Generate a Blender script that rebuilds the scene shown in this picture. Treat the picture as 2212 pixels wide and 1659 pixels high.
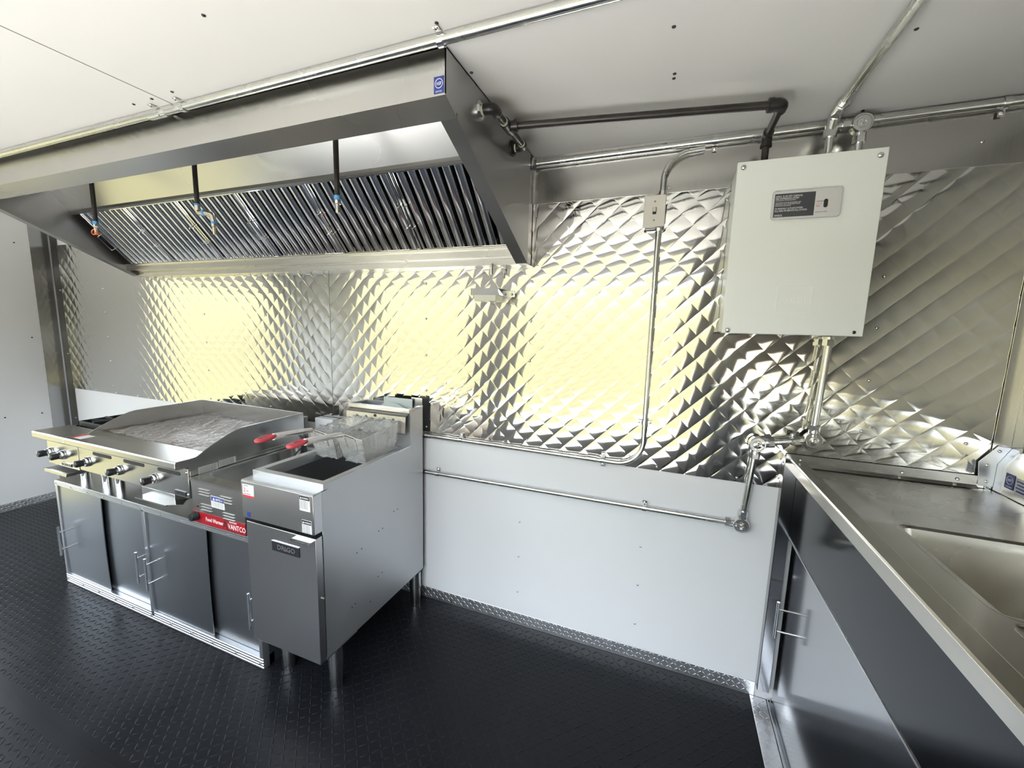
import bpy, bmesh, math, random
from mathutils import Matrix, Vector
random.seed(7)
SC = bpy.context.scene
for o in list(bpy.data.objects): bpy.data.objects.remove(o)

# ------------------------------------------------------------------ camera
CAM_Y, CAM_Z = -1.96, 1.6366
yaw, pit, rol, FPX = 0.367205, 0.138098, -0.026842, 883.19
fw = Vector((-math.sin(yaw)*math.cos(pit), math.cos(yaw)*math.cos(pit), -math.sin(pit)))
rt = Vector((math.cos(yaw), math.sin(yaw), 0)); dn = fw.cross(rt)
r2 = math.cos(rol)*rt + math.sin(rol)*dn
d2 = -math.sin(rol)*rt + math.cos(rol)*dn
cam = bpy.data.cameras.new('camera'); camo = bpy.data.objects.new('camera', cam)
SC.collection.objects.link(camo)
cam.sensor_fit = 'HORIZONTAL'; cam.sensor_width = 36.0; cam.lens = FPX/2212*36.0
cam.clip_start = 0.02; cam.clip_end = 300
camo.matrix_world = Matrix(((r2.x, -d2.x, -fw.x, 0), (r2.y, -d2.y, -fw.y, CAM_Y), (r2.z, -d2.z, -fw.z, CAM_Z), (0, 0, 0, 1)))
SC.camera = camo

# ------------------------------------------------------------------ world, sun, exposure
wd = bpy.data.worlds.new('sky'); SC.world = wd; wd.use_nodes = True
bg = wd.node_tree.nodes['Background']
bg.inputs[0].default_value = (0.80, 0.90, 1.0, 1); bg.inputs[1].default_value = 3.5
sun = bpy.data.lights.new('sun', 'SUN'); sun.energy = 15.0; sun.angle = 0.02; sun.color = (1, .95, .85)
suno = bpy.data.objects.new('sun', sun); SC.collection.objects.link(suno)
suno.rotation_euler = Vector((-math.cos(math.radians(68))*.99, -math.cos(math.radians(68))*.12, -math.sin(math.radians(68)))).to_track_quat('-Z', 'Y').to_euler()   # high, along the trailer: none enters
SC.view_settings.view_transform = 'Standard'; SC.view_settings.look = 'None'
SC.view_settings.gamma = 1.0; SC.view_settings.use_curve_mapping = False
SC.view_settings.exposure = 1.16
cy = SC.cycles
cy.use_denoising = True; cy.max_bounces = 9; cy.diffuse_bounces = 4; cy.glossy_bounces = 6
cy.transparent_max_bounces = 16; cy.transmission_bounces = 4
cy.sample_clamp_indirect = 6.0; cy.caustics_reflective = False; cy.caustics_refractive = False

# room dimensions
XL, XR, YF, ZC = -5.06, 1.155, -2.45, 2.434
WIN = [(-3.80, -2.10, 0.40, 2.28), (-1.72, 0.24, 0.40, 2.28)]     # service openings in the wall behind the camera
ADDED_HATCH = (0.62, 1.06, 0.75, 1.42)  # made-up opening, added for the pale patch in the wall reflections
DOOR = (-2.20, -0.78, 0.0, 2.08)                                  # opening in the left end wall (y range)
def portal(name, loc, rot, w, h):
    l = bpy.data.lights.new(name, 'AREA'); l.shape = 'RECTANGLE'; l.size = w; l.size_y = h
    l.cycles.is_portal = True
    o = bpy.data.objects.new(name, l); SC.collection.objects.link(o); o.location = loc; o.rotation_euler = rot
for a, b, c, d in WIN + [ADDED_HATCH]:
    portal('daylight_portal', ((a+b)/2, YF-.03, (c+d)/2), (math.pi/2, 0, 0), b-a, d-c)
portal('daylight_portal', (XL-.03, (DOOR[0]+DOOR[1])/2, (DOOR[2]+DOOR[3])/2), (math.pi/2, 0, -math.pi/2), DOOR[1]-DOOR[0], DOOR[3]-DOOR[2])

# ------------------------------------------------------------------ materials
MATS = {}
def mat(name, col, rough=.4, metal=0., bump=0., scale=(40, 40, 40), rvar=0., cvar=0., spec=.5, coat=0., det=3.):
    if name in MATS: return MATS[name]
    m = bpy.data.materials.new(name); m.use_nodes = True; nt = m.node_tree
    p = nt.nodes['Principled BSDF']
    p.inputs['Base Color'].default_value = (*col, 1); p.inputs['Roughness'].default_value = rough
    p.inputs['Metallic'].default_value = metal; p.inputs['Specular IOR Level'].default_value = spec
    p.inputs['Coat Weight'].default_value = coat
    if bump or rvar or cvar:
        tc = nt.nodes.new('ShaderNodeTexCoord'); mp = nt.nodes.new('ShaderNodeMapping')
        mp.inputs['Scale'].default_value = scale
        nz = nt.nodes.new('ShaderNodeTexNoise'); nz.inputs['Scale'].default_value = 1.0; nz.inputs['Detail'].default_value = det
        nt.links.new(tc.outputs['Object'], mp.inputs[0]); nt.links.new(mp.outputs[0], nz.inputs[0])
        if rvar:
            mr = nt.nodes.new('ShaderNodeMapRange'); mr.inputs[1].default_value = .3; mr.inputs[2].default_value = .7
            mr.inputs[3].default_value = max(.02, rough-rvar); mr.inputs[4].default_value = rough+rvar
            nt.links.new(nz.outputs[0], mr.inputs[0]); nt.links.new(mr.outputs[0], p.inputs['Roughness'])
        if cvar:
            mx = nt.nodes.new('ShaderNodeMix'); mx.data_type = 'RGBA'
            mx.inputs[6].default_value = (*[c*(1-cvar) for c in col], 1); mx.inputs[7].default_value = (*[min(1, c*(1+cvar)) for c in col], 1)
            nt.links.new(nz.outputs[0], mx.inputs[0]); nt.links.new(mx.outputs[2], p.inputs['Base Color'])
        if bump:
            bp = nt.nodes.new('ShaderNodeBump'); bp.inputs['Strength'].default_value = bump; bp.inputs['Distance'].default_value = .002
            nt.links.new(nz.outputs[0], bp.inputs['Height']); nt.links.new(bp.outputs[0], p.inputs['Normal'])
    MATS[name] = m; return m
WHITE = mat('white_wall_panel', (.86, .86, .865), .34, cvar=.015, scale=(3, 3, 3))
CEIL = mat('ceiling_panel', (.86, .835, .80), .46, cvar=.02, scale=(2, 2, 2))
QUILT = mat('quilted_steel', (.78, .77, .74), .065, 1, cvar=.02, scale=(6, 6, 6))
STRIP = mat('brushed_strip_steel', (.58, .57, .55), .22, 1, cvar=.05, scale=(160, 2, 2), rvar=.02)
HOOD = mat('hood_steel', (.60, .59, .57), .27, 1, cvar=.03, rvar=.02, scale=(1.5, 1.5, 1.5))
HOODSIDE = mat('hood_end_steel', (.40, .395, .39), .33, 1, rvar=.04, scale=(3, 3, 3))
STEEL = mat('brushed_steel', (.60, .60, .61), .30, 1, cvar=.04, rvar=.02, scale=(2, 2, 2))
STEELB = mat('griddle_steel', (.62, .615, .60), .22, 1, cvar=.03, rvar=.015, scale=(2, 2, 2))
SIDE = mat('matt_steel', (.55, .56, .57), .42, 1, cvar=.10, rvar=.06, scale=(3, 2, 2))
DOORM = mat('cabinet_door_steel', (.45, .47, .50), .29, 1, cvar=.04, scale=(2, 2, 2))
SINK = mat('sink_steel', (.62, .60, .55), .25, 1, rvar=.06, scale=(5, 5, 5))
POST = mat('dark_polished_steel', (.33, .33, .34), .14, 1)
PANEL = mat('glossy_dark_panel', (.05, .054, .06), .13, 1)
PANELD = mat('glossy_door_with_reflection', (.56, .57, .59), .14, 1)  # same dark panel, greyer to hold the reflection of the white wall
CHROME = mat('chrome', (.80, .81, .82), .08, 1)
ALU = mat('aluminium_extrusion', (.64, .65, .67), .33, 1)
TREAD = mat('tread_plate_aluminium', (.84, .84, .85), .36, 1, rvar=.05, scale=(30, 30, 30))
EMT = mat('galvanised_conduit', (.68, .68, .66), .24, 1, rvar=.06, scale=(20, 20, 20))
ZINC = mat('zinc_fitting', (.76, .76, .75), .17, 1)
IRON = mat('black_iron_pipe', (.035, .030, .028), .38, .3, cvar=.5, rvar=.1, scale=(15, 15, 15))
IRONF = mat('black_iron_fitting', (.030, .028, .028), .33, .4)
SEAL = mat('thread_sealant', (.62, .58, .46), .6)
TAPE = mat('blue_tape', (.10, .35, .72), .45)
BRASS = mat('nickel_nozzle', (.62, .58, .50), .25, 1)
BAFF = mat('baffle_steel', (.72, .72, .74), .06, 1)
BAFFD = mat('baffle_steel_in_shade', (.10, .10, .11), .12, 1)  # darker copy of the baffle steel: shade between slats put into its colour
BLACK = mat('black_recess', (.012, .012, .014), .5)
BLKP = mat('black_plastic', (.02, .02, .022), .3)
CAST = mat('cast_iron', (.014, .014, .015), .5, .2, bump=.2, scale=(120, 120, 120))
ENAM = mat('enamelled_grey_white', (.86, .88, .835), .33, cvar=.01, scale=(3, 3, 3))
IVORY = mat('ivory_plastic', (.70, .67, .61), .4)
PWHITE = mat('white_plastic', (.80, .81, .83), .4)
RUBBER = mat('black_rubber', (.0085, .009, .011), .31, 0, cvar=.3, rvar=.04, scale=(2.5, 2.5, 2.5), spec=.20)
RED = mat('red_label', (.34, .010, .018), .35)
REDP = mat('red_handle_plastic', (.60, .07, .09), .4)
WRAPPED = mat('handle_wrap_film', (.86, .80, .77), .35, cvar=.18, bump=.6, scale=(120, 120, 120))
BLUE = mat('blue_label', (.03, .05, .26), .4)
WLAB = mat('white_label', (.82, .82, .82), .45)
BLAB = mat('black_label', (.02, .02, .025), .4)
DGREY = mat('dark_grey_label', (.06, .062, .072), .4)
SILV = mat('silver_label', (.72, .71, .69), .35, .2)
INKG = mat('grey_ink', (.25, .25, .25), .5)
INKW = mat('white_ink', (.85, .85, .85), .5)
INKK = mat('black_ink', (.02, .02, .02), .5)
INKR = mat('red_ink', (.70, .03, .05), .5)
ORANGE = mat('orange_cap', (.75, .16, .05), .4)
GRID = mat('griddle_plate_steel', (.21, .155, .115), .36, .5, cvar=.45, rvar=.1, scale=(3, 9, 9))
WIRE = mat('basket_wire', (.86, .85, .82), .35, 1)
PALEG = mat('pale_green_coated', (.62, .67, .63), .4)
TANK = mat('tank_steel', (.42, .42, .42), .35, 1)
CONC = mat('concrete_pad', (.60, .60, .60), .8, cvar=.08, scale=(2, 2, 2))
GRASS = mat('sunlit_grass', (.057, .052, .020), .9, cvar=.75, scale=(.5, .5, .5), det=8.)
BEIGE = mat('beige_paint', (.42, .33, .24), .8, cvar=.1, scale=(3, 3, 3))
def film_mat(name, clear, col=(.9, .9, .9), rough=.16):
    m = bpy.data.materials.new(name); m.use_nodes = True; nt = m.node_tree
    out = nt.nodes['Material Output']; p = nt.nodes['Principled BSDF']
    p.inputs['Base Color'].default_value = (*col, 1); p.inputs['Roughness'].default_value = rough; p.inputs['Specular IOR Level'].default_value = .9
    tr = nt.nodes.new('ShaderNodeBsdfTransparent'); mx = nt.nodes.new('ShaderNodeMixShader')
    lw = nt.nodes.new('ShaderNodeLayerWeight'); lw.inputs[0].default_value = .35
    mr = nt.nodes.new('ShaderNodeMapRange'); mr.inputs[3].default_value = 1-clear; mr.inputs[4].default_value = min(1, 1-clear+.4)
    nt.links.new(lw.outputs['Facing'], mr.inputs[0]); nt.links.new(mr.outputs[0], mx.inputs[0])
    nt.links.new(tr.outputs[0], mx.inputs[1]); nt.links.new(p.outputs[0], mx.inputs[2]); nt.links.new(mx.outputs[0], out.inputs[0])
    return m
FILM = film_mat('clear_plastic_film', .93, (.92, .90, .88), .07)
BAG = film_mat('clear_plastic_bag', .86, (.95, .95, .95), .08)

# ------------------------------------------------------------------ mesh helpers
COL = SC.collection
class MB:
    def __init__(s): s.v = []; s.f = []
    def add(s, vs, fs):
        n = len(s.v); s.v += [tuple(p) for p in vs]; s.f += [tuple(i+n for i in f) for f in fs]; return s
    def box(s, x0, x1, y0, y1, z0, z1):
        return s.add([(x0,y0,z0),(x1,y0,z0),(x1,y1,z0),(x0,y1,z0),(x0,y0,z1),(x1,y0,z1),(x1,y1,z1),(x0,y1,z1)],
                     [(0,3,2,1),(4,5,6,7),(0,1,5,4),(1,2,6,5),(2,3,7,6),(3,0,4,7)])
    def prism(s, pts, a0, a1, axis='x'):
        n = len(pts)
        def P(a, p):
            return (a, p[0], p[1]) if axis == 'x' else (p[0], a, p[1]) if axis == 'y' else (p[0], p[1], a)
        vs = [P(a0, p) for p in pts] + [P(a1, p) for p in pts]
        fs = [(i, (i+1) % n, n+(i+1) % n, n+i) for i in range(n)] + [tuple(range(n-1, -1, -1)), tuple(range(n, 2*n))]
        return s.add(vs, fs)
    def strip(s, pts, a0, a1, t, axis='x'):          # open profile of thickness t, extruded
        n = len(pts); nor = []
        for i in range(n):
            a = Vector(pts[max(0, i-1)]); b = Vector(pts[min(n-1, i+1)]); d = (b-a).normalized(); nor.append(Vector((-d.y, d.x))*t)
        return s.prism(list(pts) + [tuple(Vector(pts[i])+nor[i]) for i in range(n-1, -1, -1)], a0, a1, axis)
    def tube(s, path, r, n=10, closed=False, caps=True):
        P = [Vector(p) for p in path]; m = len(P); rs = r if isinstance(r, (list, tuple)) else [r]*m
        T = []
        for i in range(m):
            a = P[i-1] if (i > 0 or closed) else P[i]; b = P[(i+1) % m] if (i < m-1 or closed) else P[i]
            T.append((b-a).normalized())
        up = Vector((0, 0, 1)) if abs(T[0].z) < .9 else Vector((1, 0, 0))
        N = T[0].cross(up).normalized(); vs = []
        for i in range(m):
            if i: N = (N - T[i]*N.dot(T[i])).normalized()
            B = T[i].cross(N)
            for k in range(n):
                a = 2*math.pi*(k+.5)/n; vs.append(P[i]+(N*math.cos(a)+B*math.sin(a))*rs[i])
        fs = []
        for i in range(m if closed else m-1):
            j = (i+1) % m
            for k in range(n): fs.append((i*n+k, i*n+(k+1) % n, j*n+(k+1) % n, j*n+k))
        if caps and not closed: fs += [tuple(range(n-1, -1, -1)), tuple((m-1)*n+k for k in range(n))]
        return s.add(vs, fs)
    def cyl(s, a, b, r, n=16, r1=None): return s.tube([a, b], [r, r1 if r1 is not None else r], n)
    def lathe(s, prof, origin, axis, n=20):          # prof: (radius, distance along axis)
        ax = Vector(axis).normalized(); up = Vector((0, 0, 1)) if abs(ax.z) < .9 else Vector((1, 0, 0))
        N = ax.cross(up).normalized(); B = ax.cross(N); O = Vector(origin); vs = []; fs = []
        for r, h in prof:
            for k in range(n):
                a = 2*math.pi*k/n; vs.append(O+ax*h+(N*math.cos(a)+B*math.sin(a))*r)
        for i in range(len(prof)-1):
            for k in range(n): fs.append((i*n+k, i*n+(k+1) % n, (i+1)*n+(k+1) % n, (i+1)*n+k))
        fs += [tuple(range(n-1, -1, -1)), tuple((len(prof)-1)*n+k for k in range(n))]
        return s.add(vs, fs)
    def text(s, body, size, M, align='LEFT', sx=1., depth=.0004):
        c = bpy.data.curves.new('t', 'FONT'); c.body = body; c.size = size; c.align_x = align; c.extrude = depth; c.resolution_u = 2
        o = bpy.data.objects.new('t', c); me = o.to_mesh()
        S = Matrix.Diagonal((sx, 1, 1, 1))
        s.add([M @ (S @ v.co) for v in me.vertices], [tuple(p.vertices) for p in me.polygons])
        o.to_mesh_clear(); bpy.data.objects.remove(o); bpy.data.curves.remove(c); return s
    def build(s, name, m, parent=None, smooth=False, bevel=0., seg=2, angle=35):
        me = bpy.data.meshes.new(name); me.from_pydata(s.v, [], s.f); me.update()
        return link(name, me, m, parent, smooth, bevel, seg, angle)
def link(name, me, m, parent=None, smooth=False, bevel=0., seg=2, angle=35, recalc=True):
    if recalc:
        bm = bmesh.new(); bm.from_mesh(me); bmesh.ops.recalc_face_normals(bm, faces=bm.faces); bm.to_mesh(me); bm.free()
    me.materials.append(m)
    if smooth:
        me.polygons.foreach_set('use_smooth', [True]*len(me.polygons)); me.set_sharp_from_angle(angle=math.radians(angle))
    o = bpy.data.objects.new(name, me); COL.objects.link(o)
    if parent: o.parent = parent
    if bevel:
        b = o.modifiers.new('bevel', 'BEVEL'); b.width = bevel; b.segments = seg; b.limit_method = 'ANGLE'; b.angle_limit = math.radians(40)
        b.harden_normals = False
        me.polygons.foreach_set('use_smooth', [True]*len(me.polygons)); me.set_sharp_from_angle(angle=math.radians(angle))
    return o
def thing(name, label, cat, loc=(0, 0, 0), group=None):
    o = bpy.data.objects.new(name, None); COL.objects.link(o); o.location = loc; o.empty_display_size = .05
    return tag(o, label, cat, group)
def tag(o, label, cat, group=None):
    o['label'] = label; o['category'] = cat
    if group: o['group'] = group
    return o
def struct(o, label=None):
    o['kind'] = 'structure'
    if label: o['label'] = label
    return o
def part(name, m, parent, *boxes, bevel=.0015, **k):
    b = MB()
    for x in boxes: b.box(*x)
    return b.build(name, m, parent, bevel=bevel, **k)
def bolts(name, parent, pts, axis, m=None, prof=((.006, 0), (.0055, .002), (.002, .004))):      # small screw heads, one object each, one shared mesh
    o = MB().lathe(list(prof), (0, 0, 0), axis, 10).build(name, m or ZINC, parent, smooth=True, angle=60); o.location = pts[0]
    for p in pts[1:]:
        c = o.copy(); COL.objects.link(c); c.parent = parent; c.location = p
def copies(src, spots, parent, name=None):            # extra copies of a part at offsets, sharing mesh data
    for p in spots:
        c = src.copy(); COL.objects.link(c); c.location = Vector(src.location)+Vector(p); c.parent = parent
def W(x, z, y=0.):                                     # a point measured on the wall plane, brought out to depth y
    k = (1.96+y)/1.96; return (x*k, y, CAM_Z+(z-CAM_Z)*k)
def fillet(pts, rad, n=7):
    P = [Vector(p) for p in pts]; out = [P[0]]
    for i in range(1, len(P)-1):
        a, b, c = P[i-1], P[i], P[i+1]; r = rad
        d1 = (a-b).normalized(); d2 = (c-b).normalized(); ang = d1.angle(d2); t = r/math.tan(ang/2)
        p1 = b+d1*t; p2 = b+d2*t; cen = b+(d1+d2).normalized()*(r/math.sin(ang/2))
        v1 = p1-cen; v2 = p2-cen; tot = v1.angle(v2)
        for k in range(n+1):
            s = k/n; out.append(cen + (v1*math.sin((1-s)*tot)+v2*math.sin(s*tot))/math.sin(tot))
    return out+[P[-1]]
def FRONT(x, y, z): return Matrix.Translation((x, y, z)) @ Matrix.Rotation(math.pi/2, 4, 'X')           # text facing -y
def TEXTX(x, y, z, sgn=1):                                                                              # text facing +x (sgn 1) or -x
    return Matrix.Translation((x, y, z)) @ Matrix.Rotation(sgn*math.pi/2, 4, 'Z') @ Matrix.Rotation(math.pi/2, 4, 'X')

def lug_mesh(name, area, pitch, ln, wd_, ht, m, parent, to3d, skip=None):
    (u0, u1), (v0, v1) = area; vs = []; fs = []
    nu = int((u1-u0)/pitch); nv = int((v1-v0)/pitch)
    base = [(-.5, 0), (-.22, -.5), (.22, -.5), (.5, 0), (.22, .5), (-.22, .5)]; top = [(-.30, 0), (.30, 0)]
    F = [(0, 1, 6), (1, 2, 7, 6), (2, 3, 7), (3, 4, 7), (4, 5, 6, 7), (5, 0, 6)]
    for i in range(nu):
        for j in range(nv):
            cu = u0+(i+.5)*pitch; cv = v0+(j+.5)*pitch
            if skip and skip(cu, cv): continue
            a = math.pi/4 if (i+j) % 2 else -math.pi/4; ca, sa = math.cos(a), math.sin(a); n = len(vs)
            for k, (p, q) in enumerate(base+top):
                p *= ln; q *= wd_; vs.append(to3d(cu+p*ca-q*sa, cv+p*sa+q*ca, ht if k > 5 else -.0005))
            fs += [tuple(x+n for x in f) for f in F]
    me = bpy.data.meshes.new(name); me.from_pydata(vs, [], fs); me.update()
    o = link(name, me, m, parent, smooth=True, angle=80); o['kind'] = 'stuff'; return o

# ================================================================== THE ROOM
fl = struct(part('floor', RUBBER, None, (XL-.06, XR+.06, YF-.06, .06, -.06, 0), bevel=0), 'black rubber tread-pattern floor mat')
lug_mesh('tread_lugs', ((XL+.01, .44), (YF+.02, -.012)),   .0305, .033, .0072, .0023, RUBBER, fl, lambda u, v, h: (u, v, h), lambda u, v: abs(v+1.265) < .026)
MB().box(XL, .45, -1.268, -1.262, 0, .0012).build('seam_bead', RUBBER, fl)
ce = struct(part('ceiling', CEIL, None, (XL-.06, XR+.06, YF-.06, .06, ZC, ZC+.06), bevel=0), 'off-white panelled ceiling')
for xs in (-4.26, -1.815):
    part('panel_joint', INKG, ce, (xs-.0015, xs+.0015, YF, 0, ZC-.0012, ZC+.001), bevel=0)
SCREW = MB().lathe([(.0055, 0), (.0052, .002), (.003, .0034)], (0, 0, 0), (0, 0, -1), 10).build('screw', IRONF, ce, smooth=True, angle=60)
SCREW.location = (-1.22, -1.138, ZC)
for x, y in ((-1.962, -.923), (-1.848, -.925), (-1.721, -.93), (-.646, -.912), (-.655, -.689), (-.056, -.695), (-.053, -.481), (-.055, -.456), (.483, -.482), (.534, -.484), (.574, -.045), (-.056, -1.138), (-2.45, -1.138), (-3.05, -.93)):
    c = SCREW.copy(); COL.objects.link(c); c.location = (x, y, ZC); c.parent = ce

wb = struct(part('wall_back', WHITE, None, (XL-.06, XR+.06, .001, .06, 0, ZC), bevel=0), 'rear side wall')
part('white_panel', WHITE, wb, (XL, XR, -.0015, .002, 0, .997), bevel=0)
part('flat_steel_strip', STRIP, wb, (-.66, XR, -.007, .002, 2.222, ZC), bevel=.001)
def quilt(name, x0, x1, z0, z1, flip, ox, oz, H=.0013, al=.5, n=8):
    dx, dz = .1034, .1032; vs = []; fs = []
    i0 = int((x0-ox)/(dx/2))-3; i1 = int((x1-ox)/(dx/2))+2; j0 = int((z0-oz)/(dz/2))-2; j1 = int((z1-oz)/(dz/2))+3
    G = [0, .025, .06, .13, .24, .37, .5, .63, .76, .87, .94, .975, 1]; n = len(G)-1; pr = []
    def bow(t): return 4*t*(1-t) - .085*(math.exp(-(t/.03)**2)+math.exp(-((1-t)/.03)**2))      # pillow with a pressed crease at its edge
    for u in G:
        for v in G:
            U, V = bow(u), bow(v)
            if flip: U, V = V, U
            pr.append((u, v, H*U*(al+(1-al)*V)))
    def wave(x, z): return .00022*math.sin(9.1*x+2.3*z)+.00018*math.sin(5.3*x-11*z+1)+.00010*math.sin(23*x+17*z)
    for i in range(i0, i1):
        for j in range(j0, j1):
            if (i+j) % 2: continue
            lx = ox+i*dx/2; lz = oz+j*dz/2
            if lx > x1 or lx+dx < x0 or lz-dz/2 > z1 or lz+dz/2 < z0: continue
            k0 = len(vs)
            for u, v, h in pr:
                X = lx+(u+v)*dx/2; Z = lz+(v-u)*dz/2; vs.append((X, -.004-h-wave(X, Z), Z))
            for a in range(n):
                for b in range(n):
                    p = k0+a*(n+1)+b; fs.append((p, p+n+1, p+n+2, p+1))
    me = bpy.data.meshes.new(name); me.from_pydata(vs, [], fs); me.update()
    bm = bmesh.new(); bm.from_mesh(me)
    for co, no in (((x0, 0, 0), (-1, 0, 0)), ((x1, 0, 0), (1, 0, 0)), ((0, 0, z0), (0, 0, -1)), ((0, 0, z1), (0, 0, 1))):
        bmesh.ops.bisect_plane(bm, geom=bm.verts[:]+bm.edges[:]+bm.faces[:], plane_co=co, plane_no=no, clear_outer=True)
    bm.to_mesh(me); bm.free()
    me.materials.append(QUILT); me.polygons.foreach_set('use_smooth', [True]*len(me.polygons))
    o = bpy.data.objects.new(name, me); COL.objects.link(o); o.parent = wb; return o
OX, OZ = -.9312, 1.6199
q1 = quilt('quilted_sheet', -1.9525, 1.105, .994, 2.224, False, OX, OZ)
q2 = quilt('quilted_sheet', -4.945, -1.9555, .994, 2.224, True, OX+.0517, OZ+.02)
RIV = MB().lathe([(.006, 0), (.0055, .002), (.003, .0036), (.0006, .004)], (0, 0, 0), (0, -1, 0), 10).build('rivet', ZINC, wb, smooth=True, angle=60)
RIV.location = (1.03, -.006, 1.26)
rv = []
for x in (-4.33, -3.72, -3.11, -2.50, -1.975, -1.27, -.66, -.085, .72):
    for z in (1.06, 1.27, 1.47, 1.67, 1.86):
        if (x > .5 and z < 1.25): continue
        rv.append((x, z))
rv += [(-4.6+k*.3, 1.003) for k in range(8)] + [(-.02, 1.012), (.31, 1.012), (.93, 2.30), (-.06, 2.245)] + [(-4.97, z) for z in (.72, 1.3, 1.85)]
for x, z in rv:
    c = RIV.copy(); COL.objects.link(c); c.location = (x, -.006, z); c.parent = wb
for x in (-.689, -.066):
    for z in (.603, .403, .195):
        c = RIV.copy(); COL.objects.link(c); c.location = (x, -.0015, z); c.parent = wb; c.scale = (.9, .9, .9); c.name = 'wall_screw'

def wall_with_holes(mb, a0, a1, z0, z1, holes, emit):
    cur = a0
    for (h0, h1, k0, k1) in sorted(holes):
        emit(cur, h0, z0, z1)
        if k0 > z0: emit(h0, h1, z0, k0)
        if k1 < z1: emit(h0, h1, k1, z1)
        cur = h1
    emit(cur, a1, z0, z1)
m = MB(); wall_with_holes(m, YF, 0, 0, ZC, [DOOR], lambda a, b, c, d: m.box(XL-.06, XL, a, b, c, d))
wl = struct(m.build('wall_left', WHITE), 'white end wall')
LS = MB().lathe([(.0055, 0), (.0052, .002), (.003, .0034)], (0, 0, 0), (1, 0, 0), 10).build('wall_screw', IRONF, wl, smooth=True, angle=60)
LS.location = (XL, -.211, 2.212)
for y, z in ((-.181, 1.442), (-.395, .789), (-.181, .788), (-.62, 1.1)):
    c = LS.copy(); COL.objects.link(c); c.location = (XL, y, z); c.parent = wl
m = MB(); wall_with_holes(m, XL, XR, 0, ZC, WIN+[ADDED_HATCH], lambda a, b, c, d: m.box(a, b, YF-.06, YF, c, d))
wf = struct(m.build('wall_front', WHITE), 'wall with the service openings behind the camera')
m = MB(); wall_with_holes(m, .28, XR-.002, .002, ZC-.002, [ADDED_HATCH], lambda a, b, c, d: m.box(a, b, YF, YF+.003, c, d))
m.build('dark_reflection_sheet', HOODSIDE, wf)  # unseen dark sheet added to darken reflections in the quilted steel
struct(part('wall_right', mat('dull_end_wall_steel', (.24, .235, .22), .40, 1), None, (XR, XR+.06, YF-.06, .06, 0, ZC), bevel=0), 'steel-clad end wall beside the sink')
for k, (a, b, c, d) in enumerate(WIN+[ADDED_HATCH]):
    t = .035
    struct(part('window_%d' % (k+1), ALU, None, (a-t, a, YF-.065, YF+.012, c-t, d+t), (b, b+t, YF-.065, YF+.012, c-t, d+t), (a, b, YF-.065, YF+.012, c-t, c), (a, b, YF-.065, YF+.012, d, d+t)), 'aluminium frame of a service opening or the added hatch')
struct(part('door_1', ALU, None, (XL-.065, XL+.012, DOOR[0]-.035, DOOR[0], 0, DOOR[3]+.035), (XL-.065, XL+.012, DOOR[1], DOOR[1]+.035, 0, DOOR[3]+.035), (XL-.065, XL+.012, DOOR[0], DOOR[1], DOOR[3], DOOR[3]+.035)), 'aluminium frame of the open end door')
# corner angles and tread-plate skirting
t1 = MB().strip([(XL+.004, -.125), (XL+.004, -.012), (XL+.012, -.0045), (XL+.125, -.0045)], 0, ZC, .003, 'z').build('trim_1', POST, smooth=True)
struct(t1, 'tall bent stainless corner angle')
t2 = MB().strip([(XR-.055, -.0075), (XR-.008, -.0075), (XR-.004, -.012), (XR-.004, -.06)], 1.10, ZC, -.003, 'z').build('trim_2', STRIP, smooth=True)
struct(t2, 'stainless corner angle beside the sink')
bb = struct(part('baseboard_back', TREAD, None, (XL, .47, -.0055, -.0015, 0, .070)), 'aluminium tread-plate skirting')
lug_mesh('tread_lugs', ((XL, .46), (.008, .070)), .0205, .023, .0055, .0016, TREAD, bb, lambda u, v, h: (u, -.0055-h, v))
bl = struct(part('baseboard_left', TREAD, None, (XL+.0005, XL+.0045, DOOR[1]+.036, -.006, 0, .070)), 'aluminium tread-plate skirting')
lug_mesh('tread_lugs', ((DOOR[1]+.04, -.01), (.008, .070)), .0205, .023, .0055, .0016, TREAD, bl, lambda u, v, h: (XL+.0045+h, u, v))
br = struct(part('baseboard_right', TREAD, None, (.452, .517, YF+.01, -.007, 0, .003)), 'aluminium tread-plate strip on the floor before the sink cabinet')
lug_mesh('tread_lugs', ((-1.2, -.012), (.452, .517)), .0212, .025, .006, .0016, TREAD, br, lambda u, v, h: (v, u, .003+h))

tag(part('beige_reflection_panel', BEIGE, None, (.3, 3.2, -5.3, -5.22, -.43, 1.25), bevel=.004), 'beige panel added outside the added hatch to tint wall reflections', 'reflection panel')  # unseen, added only to give the quilted wall a beige reflection
# ------------------------------------------------------------------ outdoors (seen only through the openings and in reflections)
g = MB(); N = 24
def ground_z(x, y):
    d = math.hypot(x+2, y); return -.45 + max(0, d-9)*.26  # bank steepened so reflections meet grass instead of bright sky
def grid(x0, x1, y0, y1, n, mm, name):
    b = MB(); vs = []; fs = []
    for i in range(n+1):
        for j in range(n+1):
            x = x0+(x1-x0)*i/n; y = y0+(y1-y0)*j/n; vs.append((x, y, ground_z(x, y)))
    for i in range(n):
        for j in range(n): p = i*(n+1)+j; fs.append((p, p+n+1, p+n+2, p+1))
    b.add(vs, fs); return struct(b.build(name, mm, smooth=True))
grid(-42, 38, -40, 40, 40, GRASS, 'ground_outside')
struct(part('ground_pad', CONC, None, (-5.9, 8.0, -6.8, 3, -.5, -.43), bevel=0))

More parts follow.
